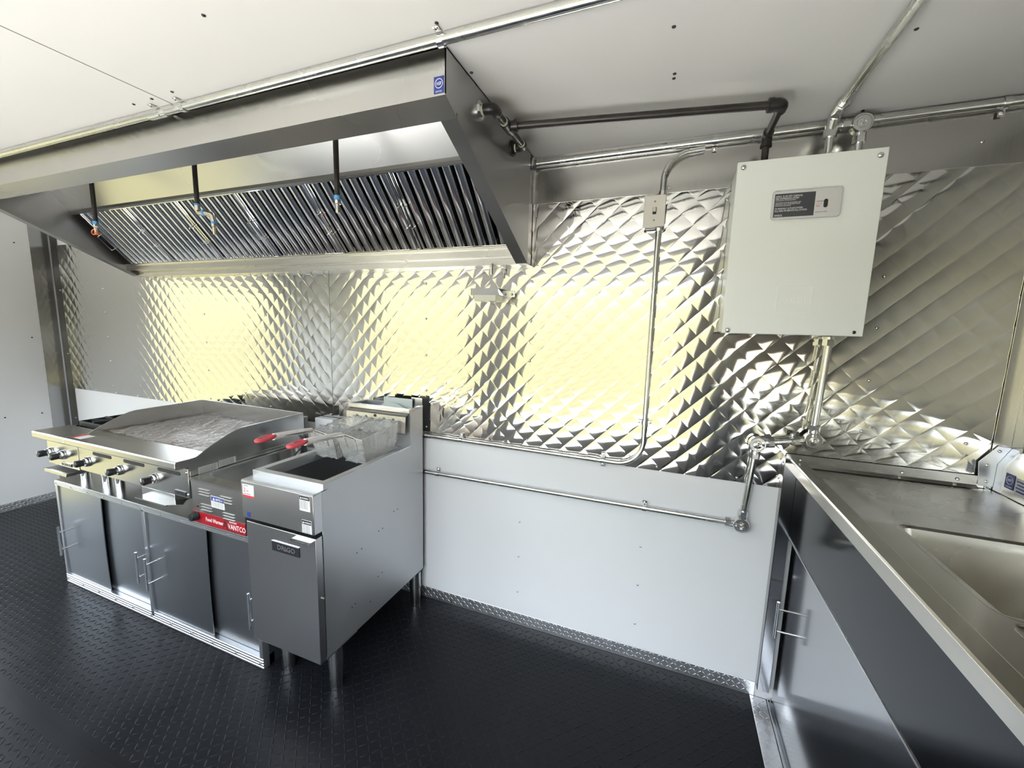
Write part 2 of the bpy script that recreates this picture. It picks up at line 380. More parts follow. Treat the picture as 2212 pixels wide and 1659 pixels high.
# ================================================================== EXHAUST HOOD
HX0, HX1, HYF, HYB = -3.78, -.666, -.83, -.0675
HZF, HZB = 2.304, 1.940
SL = (HZB-HZF)/(HYB-HYF)
def hz(y): return HZF+SL*(y-HYF)
hood = thing('exhaust_hood', 'long stainless steel exhaust hood hung over the cooking line', 'hood', ((HX0+HX1)/2, -.4, HZB))
hood.location = (0, 0, 0)
ZT = ZC-.003
part('front_panel', HOOD, hood, (HX0, HX1, HYF, HYF+.003, HZF, ZT), bevel=0)
part('top_panel', HOOD, hood, (HX0, HX1, HYF, -.002, ZT-.004, ZT), bevel=0)
for x0, x1 in ((HX0, HX0+.003), (HX1-.003, HX1)):
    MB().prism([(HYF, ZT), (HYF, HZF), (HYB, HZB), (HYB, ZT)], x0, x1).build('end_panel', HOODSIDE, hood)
# folded lip along the sloping underside: front strip and both ends
m = MB(); yi = -.760
m.prism([(HYF, HZF), (HYF, HZF-.002), (yi, hz(yi)-.002), (yi, hz(yi)+.012), (yi-.003, hz(yi)+.012), (yi-.003, hz(yi)+.001)], HX0, HX1)
m.build('front_lip', HOOD, hood)
for x0, x1 in ((HX1-.058, HX1), (HX0, HX0+.058)):
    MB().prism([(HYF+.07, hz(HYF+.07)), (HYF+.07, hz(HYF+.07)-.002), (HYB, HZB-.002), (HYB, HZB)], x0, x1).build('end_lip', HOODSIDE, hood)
# grease gutter, back channel and the panel above the filters
m = MB(); m.strip([(-.0675, 1.940), (-.0675, 1.962), (-.082, 1.966), (-.082, 1.974), (-.105, 1.974), (-.105, 2.006), (-.122, 2.006), (-.122, 2.014)], HX0+.003, HX1-.058, .002)
m.build('grease_gutter', HOOD, hood)
MB().box(HX0+.003, HX1-.003, -.070, -.0655, 1.935, 1.968).build('rear_rail', HOOD, hood, bevel=.001)
MB().box(HX0+.003, HX1-.003, -.066, -.006, 1.936, 1.939).build('rear_flange', HOOD, hood)
part('back_panel', HOOD, hood, (HX0+.003, HX1-.003, -.066, -.012, 1.94, ZT-.004), bevel=0)
m = MB(); m.strip([(-.372, 2.300), (-.388, 2.306), (-.388, 2.322), (-.470, 2.425)], HX0+.003, HX1-.003, .003)
m.build('plenum_panel', HOOD, hood)
MB().box(-1.075, -1.060, -.4705, -.4, 2.3, 2.301)
cl = part('certification_label', BLUE, hood, (-.705, -.671, HYF-.0008, HYF, 2.308, 2.354), bevel=0)
m = MB()
m.tube([(-.688+.0125*math.cos(a*math.pi/12), HYF-.001, 2.335+.0125*math.sin(a*math.pi/12)) for a in range(24)], .0009, 5, closed=True)
m.text('NSF', .0125, FRONT(-.688, HYF-.001, 2.3305), 'CENTER', .8); m.text('D071521', .006, FRONT(-.688, HYF-.001, 2.3115), 'CENTER')
m.build('label_print', INKW, cl)
SP = MB(); SP.cyl((-.842, -.09, 1.888), (-.842, -.09, 1.94), .008, 14); SP.cyl((-.842, -.09, 1.925), (-.842, -.09, 1.938), .011, 6)
SP.build('drain_spout', ZINC, hood, smooth=True)
bolts('gutter_rivet', hood, [(x, -.094, 1.974) for x in (-3.3, -2.45, -1.35)], (0, 0, -1))

# baffle filters
fb = Vector((0, -.112, 2.012)); ft = Vector((0, -.378, 2.306)); sdir = (ft-fb).normalized(); FL = (ft-fb).length
nrm = Vector((1, 0, 0)).cross(sdir)
FW = .490
def filt_meshes():
    r = {}
    m = MB(); m.box(0, .014, 0, FL, -.04, .004); m.box(FW-.014, FW, 0, FL, -.04, .004); m.box(0, FW, FL-.012, FL, -.04, .004); m.box(0, FW, 0, .012, -.04, .002)
    r['frame'] = m
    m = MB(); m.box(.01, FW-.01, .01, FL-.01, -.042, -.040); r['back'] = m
    m = MB()
    prof = [(-.0205, -.016), (-.0200, -.005), (-.0165, .0005), (-.0125, .0025), (.0125, .0025), (.0165, .0005), (.0200, -.005), (.0205, -.016)]
    pts = prof+[(p[0]*.92, p[1]-.0016) for p in reversed(prof)]
    m.prism([(p[0], p[1]) for p in pts], .012, FL-.012, 'y'); r['slat'] = m
    m = MB(); w = .013
    prof = [(-w, .008), (-w*.7, -.002), (0, -.006), (w*.7, -.002), (w, .008)]
    m.prism(prof+[(p[0]*.85, p[1]+.0015) for p in reversed(prof)], .012, FL-.012, 'y'); r['rear'] = m
    m = MB(); m.tube(fillet([(0, 0, 0), (-.006, 0, .028), (-.006, .105, .028), (0, .105, 0)], .006, 4), .0022, 6); r['handle'] = m
    return r
FM = filt_meshes(); NS = 8; pitch = (FW-.028)/NS
fdesc = ['against the left end of the hood', 'second from the left end of the hood', 'third from the left end of the hood', 'fourth from the left end of the hood', 'fifth from the left end of the hood', 'against the right end of the hood']
proto = None
for k in range(6):
    x = -3.690+k*.4955
    Mx = Matrix(((1, 0, 0, x), (0, sdir.y, nrm.y, fb.y), (0, sdir.z, nrm.z, fb.z), (0, 0, 0, 1)))
    e = thing('baffle_filter', 'shiny steel baffle grease filter, ' + fdesc[k], 'grease filter', group='baffle filters in the exhaust hood')
    e.matrix_world = Mx
    if proto is None:
        proto = e; kids = []
        kids.append(FM['frame'].build('frame', BAFF, e, bevel=.002)); kids.append(FM['back'].build('shade_plate', BLACK, e))  # black plate stands in for the shade behind the slats
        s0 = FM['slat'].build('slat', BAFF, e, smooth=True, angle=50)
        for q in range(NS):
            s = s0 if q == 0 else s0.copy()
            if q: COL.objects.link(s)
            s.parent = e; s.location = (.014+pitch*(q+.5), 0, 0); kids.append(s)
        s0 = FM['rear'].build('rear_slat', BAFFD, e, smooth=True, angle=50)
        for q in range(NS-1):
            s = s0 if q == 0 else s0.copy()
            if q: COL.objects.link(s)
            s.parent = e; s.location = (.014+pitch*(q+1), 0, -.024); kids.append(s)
        h = FM['handle'].build('handle', CHROME, e, smooth=True); h.location = (FW-.016, .135, .003); kids.append(h)
        h2 = h.copy(); COL.objects.link(h2); h2.parent = e; h2.location = (.016, .135, .003); kids.append(h2)
    else:
        for s in kids:
            c = s.copy(); COL.objects.link(c); c.parent = e

# fire nozzle drops
def drop(x, y, ztip, label, kind):
    e = thing('nozzle_drop', label, 'fire nozzle', group='fire suppression drops under the hood'); zt = ZT-.006
    if kind == 'swing':
        z1 = ztip+.105
        MB().cyl((x, y, zt), (x, y, z1), .0105, 12).build('drop_pipe', IRON, e, smooth=True)
        m = MB(); m.tube(fillet([(x, y, z1+.01), (x, y, z1-.022), (x+.055, y+.005, z1-.026), (x+.085, y+.01, z1-.034), (x+.092, y+.012, z1-.075)], .013, 5), .0125, 12)
        m.build('swing_elbow', BRASS, e, smooth=True)
        MB().cyl((x, y, z1+.018), (x, y, z1+.003), .0122, 12).build('blue_tape', TAPE, e, smooth=True)
        MB().cyl((x+.034, y+.003, z1-.0235), (x+.046, y+.004, z1-.025), .0142, 12).build('blue_tape', TAPE, e, smooth=True)
        MB().cyl((x+.0915, y+.012, z1-.066), (x+.092, y+.012, z1-.076), .0132, 12).build('blue_tape', TAPE, e, smooth=True)
        nx, ny, nz = x+.092, y+.012, z1-.074
    else:
        nx, ny, nz = x, y, ztip+.052
        MB().cyl((x, y, zt), (x, y, nz), .0105, 12).build('drop_pipe', IRON, e, smooth=True)
        MB().cyl((x, y, nz+.016), (x, y, nz), .0122, 12).build('blue_tape', TAPE, e, smooth=True)
    MB().lathe([(.0115, 0), (.0125, .002), (.0125, .016), (.0105, .018), (.0095, .040), (.0085, .050)], (nx, ny, nz), (0, 0, -1), 8).build('nozzle', ZINC if kind != 'swing' else BRASS, e, smooth=True, angle=30)
    if kind == 'cap':
        m = MB(); m.tube([(nx-.004-.022*(1-math.cos(a*math.pi/9)), ny, nz-.038+.014*math.sin(a*math.pi/9)) for a in range(18)], .003, 6, closed=True)
        m.cyl((nx, ny, nz-.040), (nx, ny, nz-.055), .0105, 10); m.build('cap_ring', ORANGE, e, smooth=True)
    return e
drop(-3.01, -.60, 2.085, 'black drop pipe ending in a nozzle with an orange cap ring', 'cap')
drop(-2.155, -.60, 2.055, 'black drop pipe ending in a bent swing elbow and nozzle', 'swing')
drop(-1.30, -.60, 2.075, 'straight black drop pipe with a silver nozzle and one blue band', 'plain')

# black agent pipe outside the hood end
ap = thing('agent_pipe', 'black iron pipe running from the hood end to the fire cabinet', 'pipe')
ya, yt, yb, zp = -.609, -.477, -.299, 2.36
xa = HX1+.052
m = MB(); m.cyl((xa, ya, zp), (xa, yb, zp), .012, 14); m.build('hood_nipple', IRON, ap, smooth=True)
e1 = (.272, -.344, zp); e2 = (.270, -.128, zp-.004)
MB().cyl((xa, yt, zp), e1, .0125, 14).build('long_pipe', IRON, ap, smooth=True)
MB().cyl(e1, e2, .012, 14).build('return_pipe', IRON, ap, smooth=True)
MB().cyl(e2, (.270, -.125, 2.249), .012, 14).build('down_pipe', IRON, ap, smooth=True)
m = MB(); m.tube(fillet([(HX1+.02, ya, zp), (xa, ya, zp), (xa, ya+.032, zp)], .018, 6), .0185, 14); m.build('elbow', IRONF, ap, smooth=True)
m = MB(); m.tube(fillet([(HX1+.02, yb, zp), (xa, yb, zp), (xa, yb-.028, zp)], .018, 6), .0175, 14); m.build('elbow', IRONF, ap, smooth=True)
m = MB(); m.tube(fillet([(e1[0]-.034, e1[1]-.004, zp), e1, (e1[0], e1[1]+.034, zp)], .018, 6), .0195, 14); m.cyl((e1[0]-.040, e1[1]-.005, zp), (e1[0]-.026, e1[1]-.003, zp), .0215, 14); m.build('elbow', IRONF, ap, smooth=True)
m = MB(); m.tube(fillet([(e2[0], e2[1]-.032, e2[2]), e2, (e2[0], e2[1], e2[2]-.032)], .018, 6), .0175, 14); m.cyl((e2[0], e2[1], e2[2]-.03), (e2[0], e2[1], e2[2]-.04), .0195, 14); m.build('elbow', IRONF, ap, smooth=True)
m = MB(); m.cyl((xa, yt-.032, zp), (xa, yt+.032, zp), .0185, 14); m.cyl((xa, yt, zp), (xa+.036, yt+.005, zp), .0175, 14); m.cyl((xa+.024, yt+.003, zp), (xa+.038, yt+.005, zp), .021, 14); m.build('tee', IRONF, ap, smooth=True)
for q, (a, b) in enumerate(((ya+.032, ya+.040), (yt-.040, yt-.032), (yt+.032, yt+.039), (yb-.036, yb-.028))):
    MB().cyl((xa, a, zp), (xa, b, zp), .0145, 12).build('sealant_ring', SEAL, ap, smooth=True)
for y in (ya, yb):
    m = MB(); m.cyl((HX1, y, zp), (HX1+.006, y, zp), .030, 20); m.cyl((HX1+.006, y, zp), (HX1+.013, y, zp), .022, 6); m.build('wall_flange', ZINC if y == ya else IRONF, ap, smooth=True)
    MB().cyl((HX1+.012, y, zp), (HX1+.020, y, zp), .015, 12).build('sealant_ring', SEAL, ap, smooth=True)

# ------------------------------------------------------------------ conduits
def strap(parent, c, ax, r, side=(0, 0, 1), out=(0, -1, 0), both=False):
    """one- or two-hole strap round a conduit at c; ax = conduit direction, side = where the ear goes, out = away from the wall"""
    ax, side, out, c = Vector(ax), Vector(side), Vector(out), Vector(c); m = MB(); hw = .009
    pts = [c+(out*math.cos(a)+side*math.sin(a))*(r+.001) for a in [math.radians(x) for x in range(-100, 101, 20)]]
    pts2 = [c+(out*math.cos(a)+side*math.sin(a))*(r+.003) for a in [math.radians(x) for x in range(-100, 101, 20)]]
    n = len(pts); vs = []
    for p in pts: vs += [p-ax*hw, p+ax*hw]
    for p in pts2: vs += [p-ax*hw, p+ax*hw]
    fs = []
    for i in range(n-1):
        fs += [(2*i, 2*i+1, 2*i+3, 2*i+2), (2*n+2*i, 2*n+2*i+2, 2*n+2*i+3, 2*n+2*i+1), (2*i, 2*i+2, 2*n+2*i+2, 2*n+2*i), (2*i+1, 2*n+2*i+1, 2*n+2*i+3, 2*i+3)]
    m.add(vs, fs)
    for sg in ((1, -1) if both else (1,)):
        a = c+side*sg*(r+.001)-out*(r-.001); b = a+side*sg*.020
        q = [a-ax*hw, a+ax*hw, b+ax*hw, b-ax*hw]; m.add(q+[p+out*.002 for p in q], [(0, 3, 2, 1), (4, 5, 6, 7), (0, 1, 5, 4), (1, 2, 6, 5), (2, 3, 7, 6), (3, 0, 4, 7)])
        m.lathe([(.006, 0), (.0055, .003), (.002, .005)], tuple(a+side*sg*.011+out*.002), tuple(out), 8)
    return m.build('strap', ZINC, parent, smooth=True, angle=40)
def elbow_body(parent, c, dirs, r=.0125):
    m = MB(); c = Vector(c)
    m.lathe([(.030, -.018), (.032, .010), (.032, .016), (.029, .021), (.026, .021), (.024, .017), (.018, .017), (.016, .021), (.009, .022), (.007, .019), (.001, .021)], tuple(c), (0, -1, 0), 24)
    for d in dirs:
        d = Vector(d); m.cyl(c+d*.015, c+d*.045, r+.006, 14); m.cyl(c+d*.040, c+d*.062, r+.008, 6)
    return m.build('pull_elbow', ZINC, parent, smooth=True, angle=35)

uc = thing('ceiling_edge_conduit', 'long galvanised conduit under the ceiling along the quilted wall', 'conduit')
MB().cyl((HX1+.02, -.030, 2.396), (XR-.004, -.030, 2.408), .0150, 14).build('tube', EMT, uc, smooth=True)
m = MB(); m.cyl((HX1, -.030, 2.396), (HX1+.006, -.030, 2.396), .030, 18); m.cyl((HX1+.006, -.030, 2.396), (HX1+.022, -.030, 2.396), .021, 6); m.cyl((HX1+.022, -.03, 2.396), (HX1+.034, -.03, 2.396), .018, 12); m.build('connector', ZINC, uc, smooth=True)
strap(uc, (.105, -.030, 2.401), (1, 0, 0), .015, (0, 0, -1)); strap(uc, (.96, -.030, 2.406), (1, 0, 0), .015, (0, 0, -1))

cc = thing('ceiling_conduit', 'galvanised conduit strapped to the ceiling along the hood front', 'conduit')
zc = ZC-.017
MB().cyl((XL+.004, -.868, zc), (XR-.004, -.880, zc), .0148, 14).build('tube', EMT, cc, smooth=True)
for x in (-1.90, -1.755, -.655): strap(cc, (x, -.873, zc), (1, 0, 0), .0148, (0, -1, 0), (0, 0, -1), both=(x == -1.90))
MB().cyl((-1.96, -.871, zc), (-1.86, -.871, zc), .0172, 14).build('coupling', ZINC, cc, smooth=True)

cf = thing('fire_cabinet_conduit', 'galvanised conduit crossing the ceiling down into the fire cabinet', 'conduit')
MB().cyl((.478, YF+.01, ZC-.020), (.478, -.16, ZC-.020), .0125, 14).build('tube', EMT, cf, smooth=True)
m = MB(); m.tube(fillet([(.478, -.175, ZC-.022), (.478, -.105, ZC-.022), (.472, -.095, ZC-.075)], .03, 6), .019, 14); m.cyl((.478, -.185, ZC-.021), (.478, -.165, ZC-.021), .021, 6); m.cyl((.472, -.095, ZC-.070), (.472, -.095, ZC-.098), .021, 6); m.build('pull_elbow', ZINC, cf, smooth=True)
MB().cyl((.472, -.095, ZC-.09), (.472, -.095, 2.250), .0125, 14).build('tube', EMT, cf, smooth=True)
m = MB(); m.cyl((.488, -.095, ZC-.062), (.545, -.085, ZC-.062), .0115, 12); m.cyl((.505, -.09, ZC-.062), (.527, -.09, ZC-.062), .018, 6); m.build('nipple', ZINC, cf, smooth=True)
elbow_body(cf, (.562, -.085, ZC-.062), [(0, 0, -1)], .0125)
MB().cyl((.562, -.085, ZC-.10), (.562, -.085, 2.250), .0125, 14).build('tube', EMT, cf, smooth=True)

sc = thing('switch_conduit', 'galvanised conduit bending down from the ceiling to the light switch', 'conduit')
MB().tube(fillet([W(-.083, 2.215, -.03), W(-.083, 2.375, -.03), W(.07, 2.385, -.022)], .105, 9), .0118, 12).build('tube', EMT, sc, smooth=True)
m = MB(); m.cyl(W(-.083, 2.208, -.03), W(-.083, 2.232, -.03), .016, 8); m.build('connector', ZINC, sc, smooth=True)
oc = thing('outlet_conduit', 'galvanised conduit dropping from the light switch and bending away behind the fryer', 'conduit')
MB().tube(fillet([W(-.089, 2.10, -.024), W(-.087, 1.003, -.024), W(-1.92, 1.012, -.024)], .115, 10), .0118, 12).build('tube', EMT, oc, smooth=True)
m = MB(); m.cyl(W(-.089, 2.090, -.024), W(-.089, 2.068, -.024), .016, 8); m.build('connector', ZINC, oc, smooth=True)
strap(oc, W(-.088, 1.213, -.024), (0, 0, 1), .0118, (1, 0, 0), both=True)
strap(oc, W(-1.05, 1.009, -.024), (1, 0, 0), .0118, (0, 0, 1)); strap(oc, W(-.27, 1.006, -.024), (1, 0, 0), .0118, (0, 0, 1), both=True)
MB().cyl(W(-.30, 1.005, -.024), W(-.35, 1.006, -.024), .0142, 12).build('coupling', ZINC, oc, smooth=True)
lc = thing('fryer_conduit', 'galvanised conduit low across the white wall with three round elbow fittings', 'conduit')
P0, P1, P2, P3, P4 = W(-1.9, .785, -.022), W(.345, .803, -.026), W(.372, 1.172, -.032), W(.566, 1.213, -.045), W(.578, 1.628, -.06)
MB().cyl(P0, P1, .0120, 12).build('tube', EMT, lc, smooth=True); MB().cyl(P1, P2, .0120, 12).build('tube', EMT, lc, smooth=True)
MB().cyl(P2, P3, .0120, 12).build('tube', EMT, lc, smooth=True); MB().cyl(P3, P4, .0125, 12).build('tube', EMT, lc, smooth=True)
D = lambda a, b: (Vector(b)-Vector(a)).normalized()
elbow_body(lc, P1, [D(P1, P0), D(P1, P2)]); elbow_body(lc, P2, [D(P2, P1), D(P2, P3)]); elbow_body(lc, P3, [D(P3, P2), D(P3, P4)])
m = MB(); m.cyl(Vector(P4)-Vector((0, 0, .03)), P4, .021, 6); m.cyl(Vector(P4)-Vector((0, 0, .006)), Vector(P4)+Vector((0, 0, .004)), .024, 14); m.build('connector', ZINC, lc, smooth=True)
strap(lc, W(-.062, .800, -.026), (1, 0, 0), .012, (0, 0, 1)); strap(lc, W(.50, 1.198, -.043), (1, 0, 0), .012, (0, 0, 1)); strap(lc, W(-1.2, .79, -.024), (1, 0, 0), .012, (0, 0, 1))

# ------------------------------------------------------------------ switch, outlet, fire cabinet, grease cup
sw = thing('light_switch', 'ivory surface-mounted toggle light switch box between two conduits', 'light switch')
x0, _, z0 = W(-.156, 2.088, -.05); x1, _, z1 = W(-.066, 2.221, -.05)
part('box', IVORY, sw, (x0+.004, x1-.004, -.045, -.006, z0+.004, z1-.004), bevel=.004)
pl = part('cover_plate', IVORY, sw, (x0, x1, -.051, -.045, z0, z1), bevel=.003)
xm, zm = (x0+x1)/2, (z0+z1)/2
part('toggle', IVORY, sw, (xm-.006, xm+.006, -.060, -.050, zm-.004, zm+.012), bevel=.002)
part('toggle_slot', BLACK, sw, (xm-.0075, xm+.0075, -.0518, -.0505, zm-.014, zm+.014), bevel=0)
bolts('plate_screw', pl, [(xm, -.051, zm+dz) for dz in (-.038, .038)], (0, -1, 0), INKG, ((.004, 0), (.0035, .0015)))
ol = thing('outlet_box', 'white double power outlet box on the wall behind the fryer baskets', 'outlet')
part('box', PWHITE, ol, (-2.05, -1.905, -.062, -.008, .955, 1.042), bevel=.004)
for cx in (-2.0, -1.945):
    m = MB(); m.box(cx-.008, cx-.005, -.0632, -.0615, .99, 1.003); m.box(cx+.005, cx+.008, -.0632, -.0615, .99, 1.003); m.box(cx-.002, cx+.002, -.0632, -.0615, .978, .985)
    m.build('socket_face', INKK, ol)
wp = thing('white_riser_pipe', 'short white plastic riser pipe behind the griddle splash', 'pipe')
MB().cyl((-2.135, -.07, .66), (-2.135, -.07, 1.034), .024, 16).build('pipe', PWHITE, wp, smooth=True)
MB().cyl((-2.135, -.07, 1.034), (-2.135, -.07, 1.040), .0255, 16).build('cap', PWHITE, wp, smooth=True)

fc = thing('fire_cabinet', 'pale grey-white steel fire suppression cabinet mounted high on the wall', 'fire cabinet')
bx0, bx1, bz0, bz1, by = .176, .613, 1.636, 2.249, -.200
part('case', ENAM, fc, (bx0+.004, bx1-.004, by+.02, -.010, bz0+.006, bz1-.004), bevel=.003)
cov = part('cover', ENAM, fc, (bx0, bx1, by, by+.022, bz0, bz1), bevel=.002)
m = MB(); m.box(bx0+.03, bx1-.03, by-.0012, by, bz0+.012, bz0+.016); m.build('hinge_bead', ENAM, cov)
s0 = MB().lathe([(.0095, 0), (.009, .003), (.005, .006), (.001, .007)], (0, 0, 0), (0, -1, 0), 14).build('cover_screw', ZINC, cov, smooth=True, angle=60); s0.location = (bx0+.020, by, bz1-.020)
for p in ((bx1-.022, bz1-.024), (bx0+.020, bz0+.012)):
    c = s0.copy(); COL.objects.link(c); c.location = (p[0], by, p[1]); c.parent = cov
MB().lathe([(.006, 0), (.0055, .0008)], (bx1-.026, by, bz0+.014), (0, -1, 0), 12).build('empty_screw_hole', INKK, cov)
# instruction plate
def rrect(x0, x1, z0, z1, r, n=5):
    pts = []
    for cx, cz, a0 in ((x1-r, z1-r, 0), (x0+r, z1-r, 90), (x0+r, z0+r, 180), (x1-r, z0+r, 270)):
        for k in range(n+1): a = math.radians(a0+90*k/n); pts.append((cx+r*math.cos(a), cz+r*math.sin(a)))
    return pts
lx0, lx1, lz0, lz1 = .297, .501, 2.040, 2.137
ip = MB().prism(rrect(lx0, lx1, lz0, lz1, .010), by-.003, by, 'y').build('instruction_plate', SILV, fc)
MB().tube([(p[0], by-.003, p[1]) for p in rrect(lx0, lx1, lz0, lz1, .010)], .0022, 6, closed=True).build('plate_rim', CHROME, ip, smooth=True)
part('dark_field', DGREY, ip, (lx0+.007, lx0+.128, by-.0036, by-.003, lz0+.008, lz1-.010), bevel=0)
m = MB(); y = by-.0038; tx = lx0+.010
for s, sz, z, sx in (('ANSUL  R-102 WET CHEMICAL', .0082, 2.1150, .72), ('FIRE SUPPRESSION SYSTEM', .0082, 2.1075, .72), ('FOR RESTAURANT COOKING EQUIPMENT', .0036, 2.1030, .9), ('THIS SYSTEM MUST BE RECHARGED AND', .0042, 2.0950, 1.0), ('SERVICED BY AN AUTHORIZED DEALER', .0042, 2.0900, 1.0), ('AFTER EACH DISCHARGE', .0042, 2.0850, 1.0), ('TO MANUALLY ACTUATE SYSTEM:', .0078, 2.0740, .70), ('PULL RING ON REMOTE PULL STATION', .0078, 2.0665, .70), ('ANSUL', .0092, 2.0510, .9)):
    m.text(s, sz, FRONT(tx, y, z), 'LEFT', sx)
m.build('white_print', INKW, ip)
m = MB(); m.prism(rrect(lx0+.154, lx0+.166, 2.072, 2.100, .006), by-.0038, by-.003, 'y'); m.build('indicator_window', INKK, ip)
m = MB(); m.text('CHARGED', .0045, FRONT(lx0+.132, y, 2.092)); m.box(lx0+.131, lx0+.150, y, y+.0004, 2.0842, 2.0848); m.text('SERIAL NO. 430849', .0042, FRONT(lx0+.132, y, 2.057)); m.build('grey_print', INKG, ip)
m = MB(); m.text('FIRED', .0045, FRONT(lx0+.132, y, 2.076)); m.build('red_print', INKR, ip)
m = MB(); m.tube([(p[0], by-.0002, p[1]) for p in rrect(.345, .452, 1.712, 1.810, .010)], .0010, 6, closed=True); m.text('ANSUL', .030, FRONT(.3985, by-.0004, 1.748), 'CENTER', .95, .0012); m.build('embossed_emblem', ENAM, cov, smooth=True)

gc = thing('grease_cup', 'small stainless grease cup bracketed to the wall under the hood spout', 'grease cup')
cx0, cx1, cy0, cy1 = -.925, -.790, -.145, -.045
m = MB()
def pan(m, x0, x1, y0, y1, z0, z1, ins, t):
    o = [(x0, y0), (x1, y0), (x1, y1), (x0, y1)]; b = [(x0+ins, y0+ins), (x1-ins, y0+ins), (x1-ins, y1-ins), (x0+ins, y1-ins)]
    oi = [(x0+t, y0+t), (x1-t, y0+t), (x1-t, y1-t), (x0+t, y1-t)]; bi = [(x0+ins+t, y0+ins+t), (x1-ins-t, y0+ins+t), (x1-ins-t, y1-ins-t), (x0+ins+t, y1-ins-t)]
    vs = [(*p, z1) for p in o]+[(*p, z0) for p in b]+[(*p, z1) for p in oi]+[(*p, z0+t) for p in bi]; fs = [(4, 7, 6, 5), (12, 13, 14, 15)]
    for i in range(4):
        j = (i+1) % 4; fs += [(i, j, 4+j, 4+i), (8+i, 12+i, 12+j, 8+j), (i, 8+i, 8+j, j)]
    m.add(vs, fs)
pan(m, cx0+.012, cx1-.004, cy0+.004, cy1-.004, 1.758, 1.80, .004, .0015); m.build('cup', STEELB, gc, bevel=.002)
m = MB(); m.strip([(cx0, cy0), (cx1+.008, cy0), (cx1+.008, -.0075), (cx1+.040, -.0075)], 1.786, 1.818, .002, 'z'); m.strip([(cx0, cy0), (cx0, -.0075)], 1.786, 1.818, -.002, 'z'); m.build('bracket', CHROME, gc)
MB().lathe([(.006, 0), (.003, .004)], (cx1+.026, -.0095, 1.80), (0, -1, 0), 8).build('bracket_screw', ZINC, gc, smooth=True)

# ================================================================== BASE CABINET
CX0, CX1, CYF, CZ = -3.380, -1.679, -.757, .660
cab = thing('base_cabinet', 'long low stainless cabinet with four sliding doors under the griddle', 'cabinet')
part('top_sheet', STEELB, cab, (CX0, CX1, CYF+.002, -.012, CZ-.004, CZ), bevel=.001)
part('end_panel', DOORM, cab, (CX0, CX0+.003, CYF+.03, -.012, 0, CZ-.004), (CX1-.003, CX1, CYF+.03, -.012, 0, CZ-.004), bevel=0)
part('back_panel', BLACK, cab, (CX0+.003, CX1-.003, -.02, -.012, .004, CZ-.004), bevel=0)
part('floor_panel', DOORM, cab, (CX0+.003, CX1-.003, CYF+.06, -.02, .006, .010), bevel=0)
def ribbed(z0, z1, n):           # front profile of a ribbed extrusion in y,z
    pts = [(CYF+.055, z0), (CYF, z0)]
    h = (z1-z0)/n
    for k in range(n):
        a = z0+k*h; pts += [(CYF, a+h*.12), (CYF-.003, a+h*.3), (CYF-.003, a+h*.72), (CYF, a+h*.9)]
    return pts+[(CYF, z1), (CYF+.055, z1)]
for nm, z0, z1 in (('top_rail', .628, .6555), ('bottom_rail', .0, .056)):
    rl = MB().prism(ribbed(z0, z1, 3 if nm == 'top_rail' else 4), CX0, CX1).build(nm, ALU, cab)
    s0 = MB().lathe([(.005, 0), (.0045, .002), (.001, .003)], (0, 0, 0), (0, -1, 0), 8).build('screw', ZINC, rl, smooth=True)
    s0.location = (CX0+.015, CYF-.003, (z0+z1)/2)
    for q in range(1, 11):
        c = s0.copy(); COL.objects.link(c); c.parent = rl; c.location = (CX0+.015+q*.1665, CYF-.003, (z0+z1)/2)
part('end_post', ALU, cab, (CX0, CX0+.022, CYF-.002, CYF+.03, .056, .628), bevel=.001)
part('end_post', ALU, cab, (CX1-.022, CX1, CYF-.002, CYF+.03, .056, .628), bevel=.001)
part('middle_post', ALU, cab, (-2.531, -2.506, CYF-.003, CYF+.03, .03, .64), bevel=.001)
def door(x0, x1, y, hx, label=None):
    m = MB(); n = 12; vs = []; fs = []               # a thin steel leaf, slightly bowed
    for i in range(n+1):
        for j in range(n+1):
            s, t = i/n, j/n; b = .007*math.sin(math.pi*t)*math.sin(math.pi*(.15+.7*s))
            vs.append((x0+(x1-x0)*s, y-b, .058+.568*t))
    k = len(vs); vs += [(p[0], p[1]+.004, p[2]) for p in vs]
    for i in range(n):
        for j in range(n):
            p = i*(n+1)+j; fs += [(p, p+n+1, p+n+2, p+1), (k+p, k+p+1, k+p+n+2, k+p+n+1)]
    for i in range(n):
        a, b = i*(n+1), (i+1)*(n+1); fs += [(a, k+a, k+b, b), (a+n, b+n, k+b+n, k+a+n)]
        fs += [(i, i+1, k+i+1, k+i), (n*(n+1)+i, k+n*(n+1)+i, k+n*(n+1)+i+1, n*(n+1)+i+1)]
    m.add(vs, fs); d = m.build('sliding_door', DOORM, cab, smooth=True)
    h = MB(); yb = y-.052
    h.cyl((hx, yb, .222), (hx, yb, .400), .0062, 12); h.cyl((hx, yb, .258), (hx, y-.002, .258), .0042, 10); h.cyl((hx, yb, .365), (hx, y-.002, .365), .0042, 10)
    h.build('bar_handle', CHROME, d, smooth=True)
    return d
door(CX0+.020, -2.925, CYF+.006, -3.285); door(-2.950, -2.530, CYF+.024, -2.565)
door(-2.507, -2.035, CYF+.006, -2.452); door(-2.060, CX1-.020, CYF+.024, -1.715)

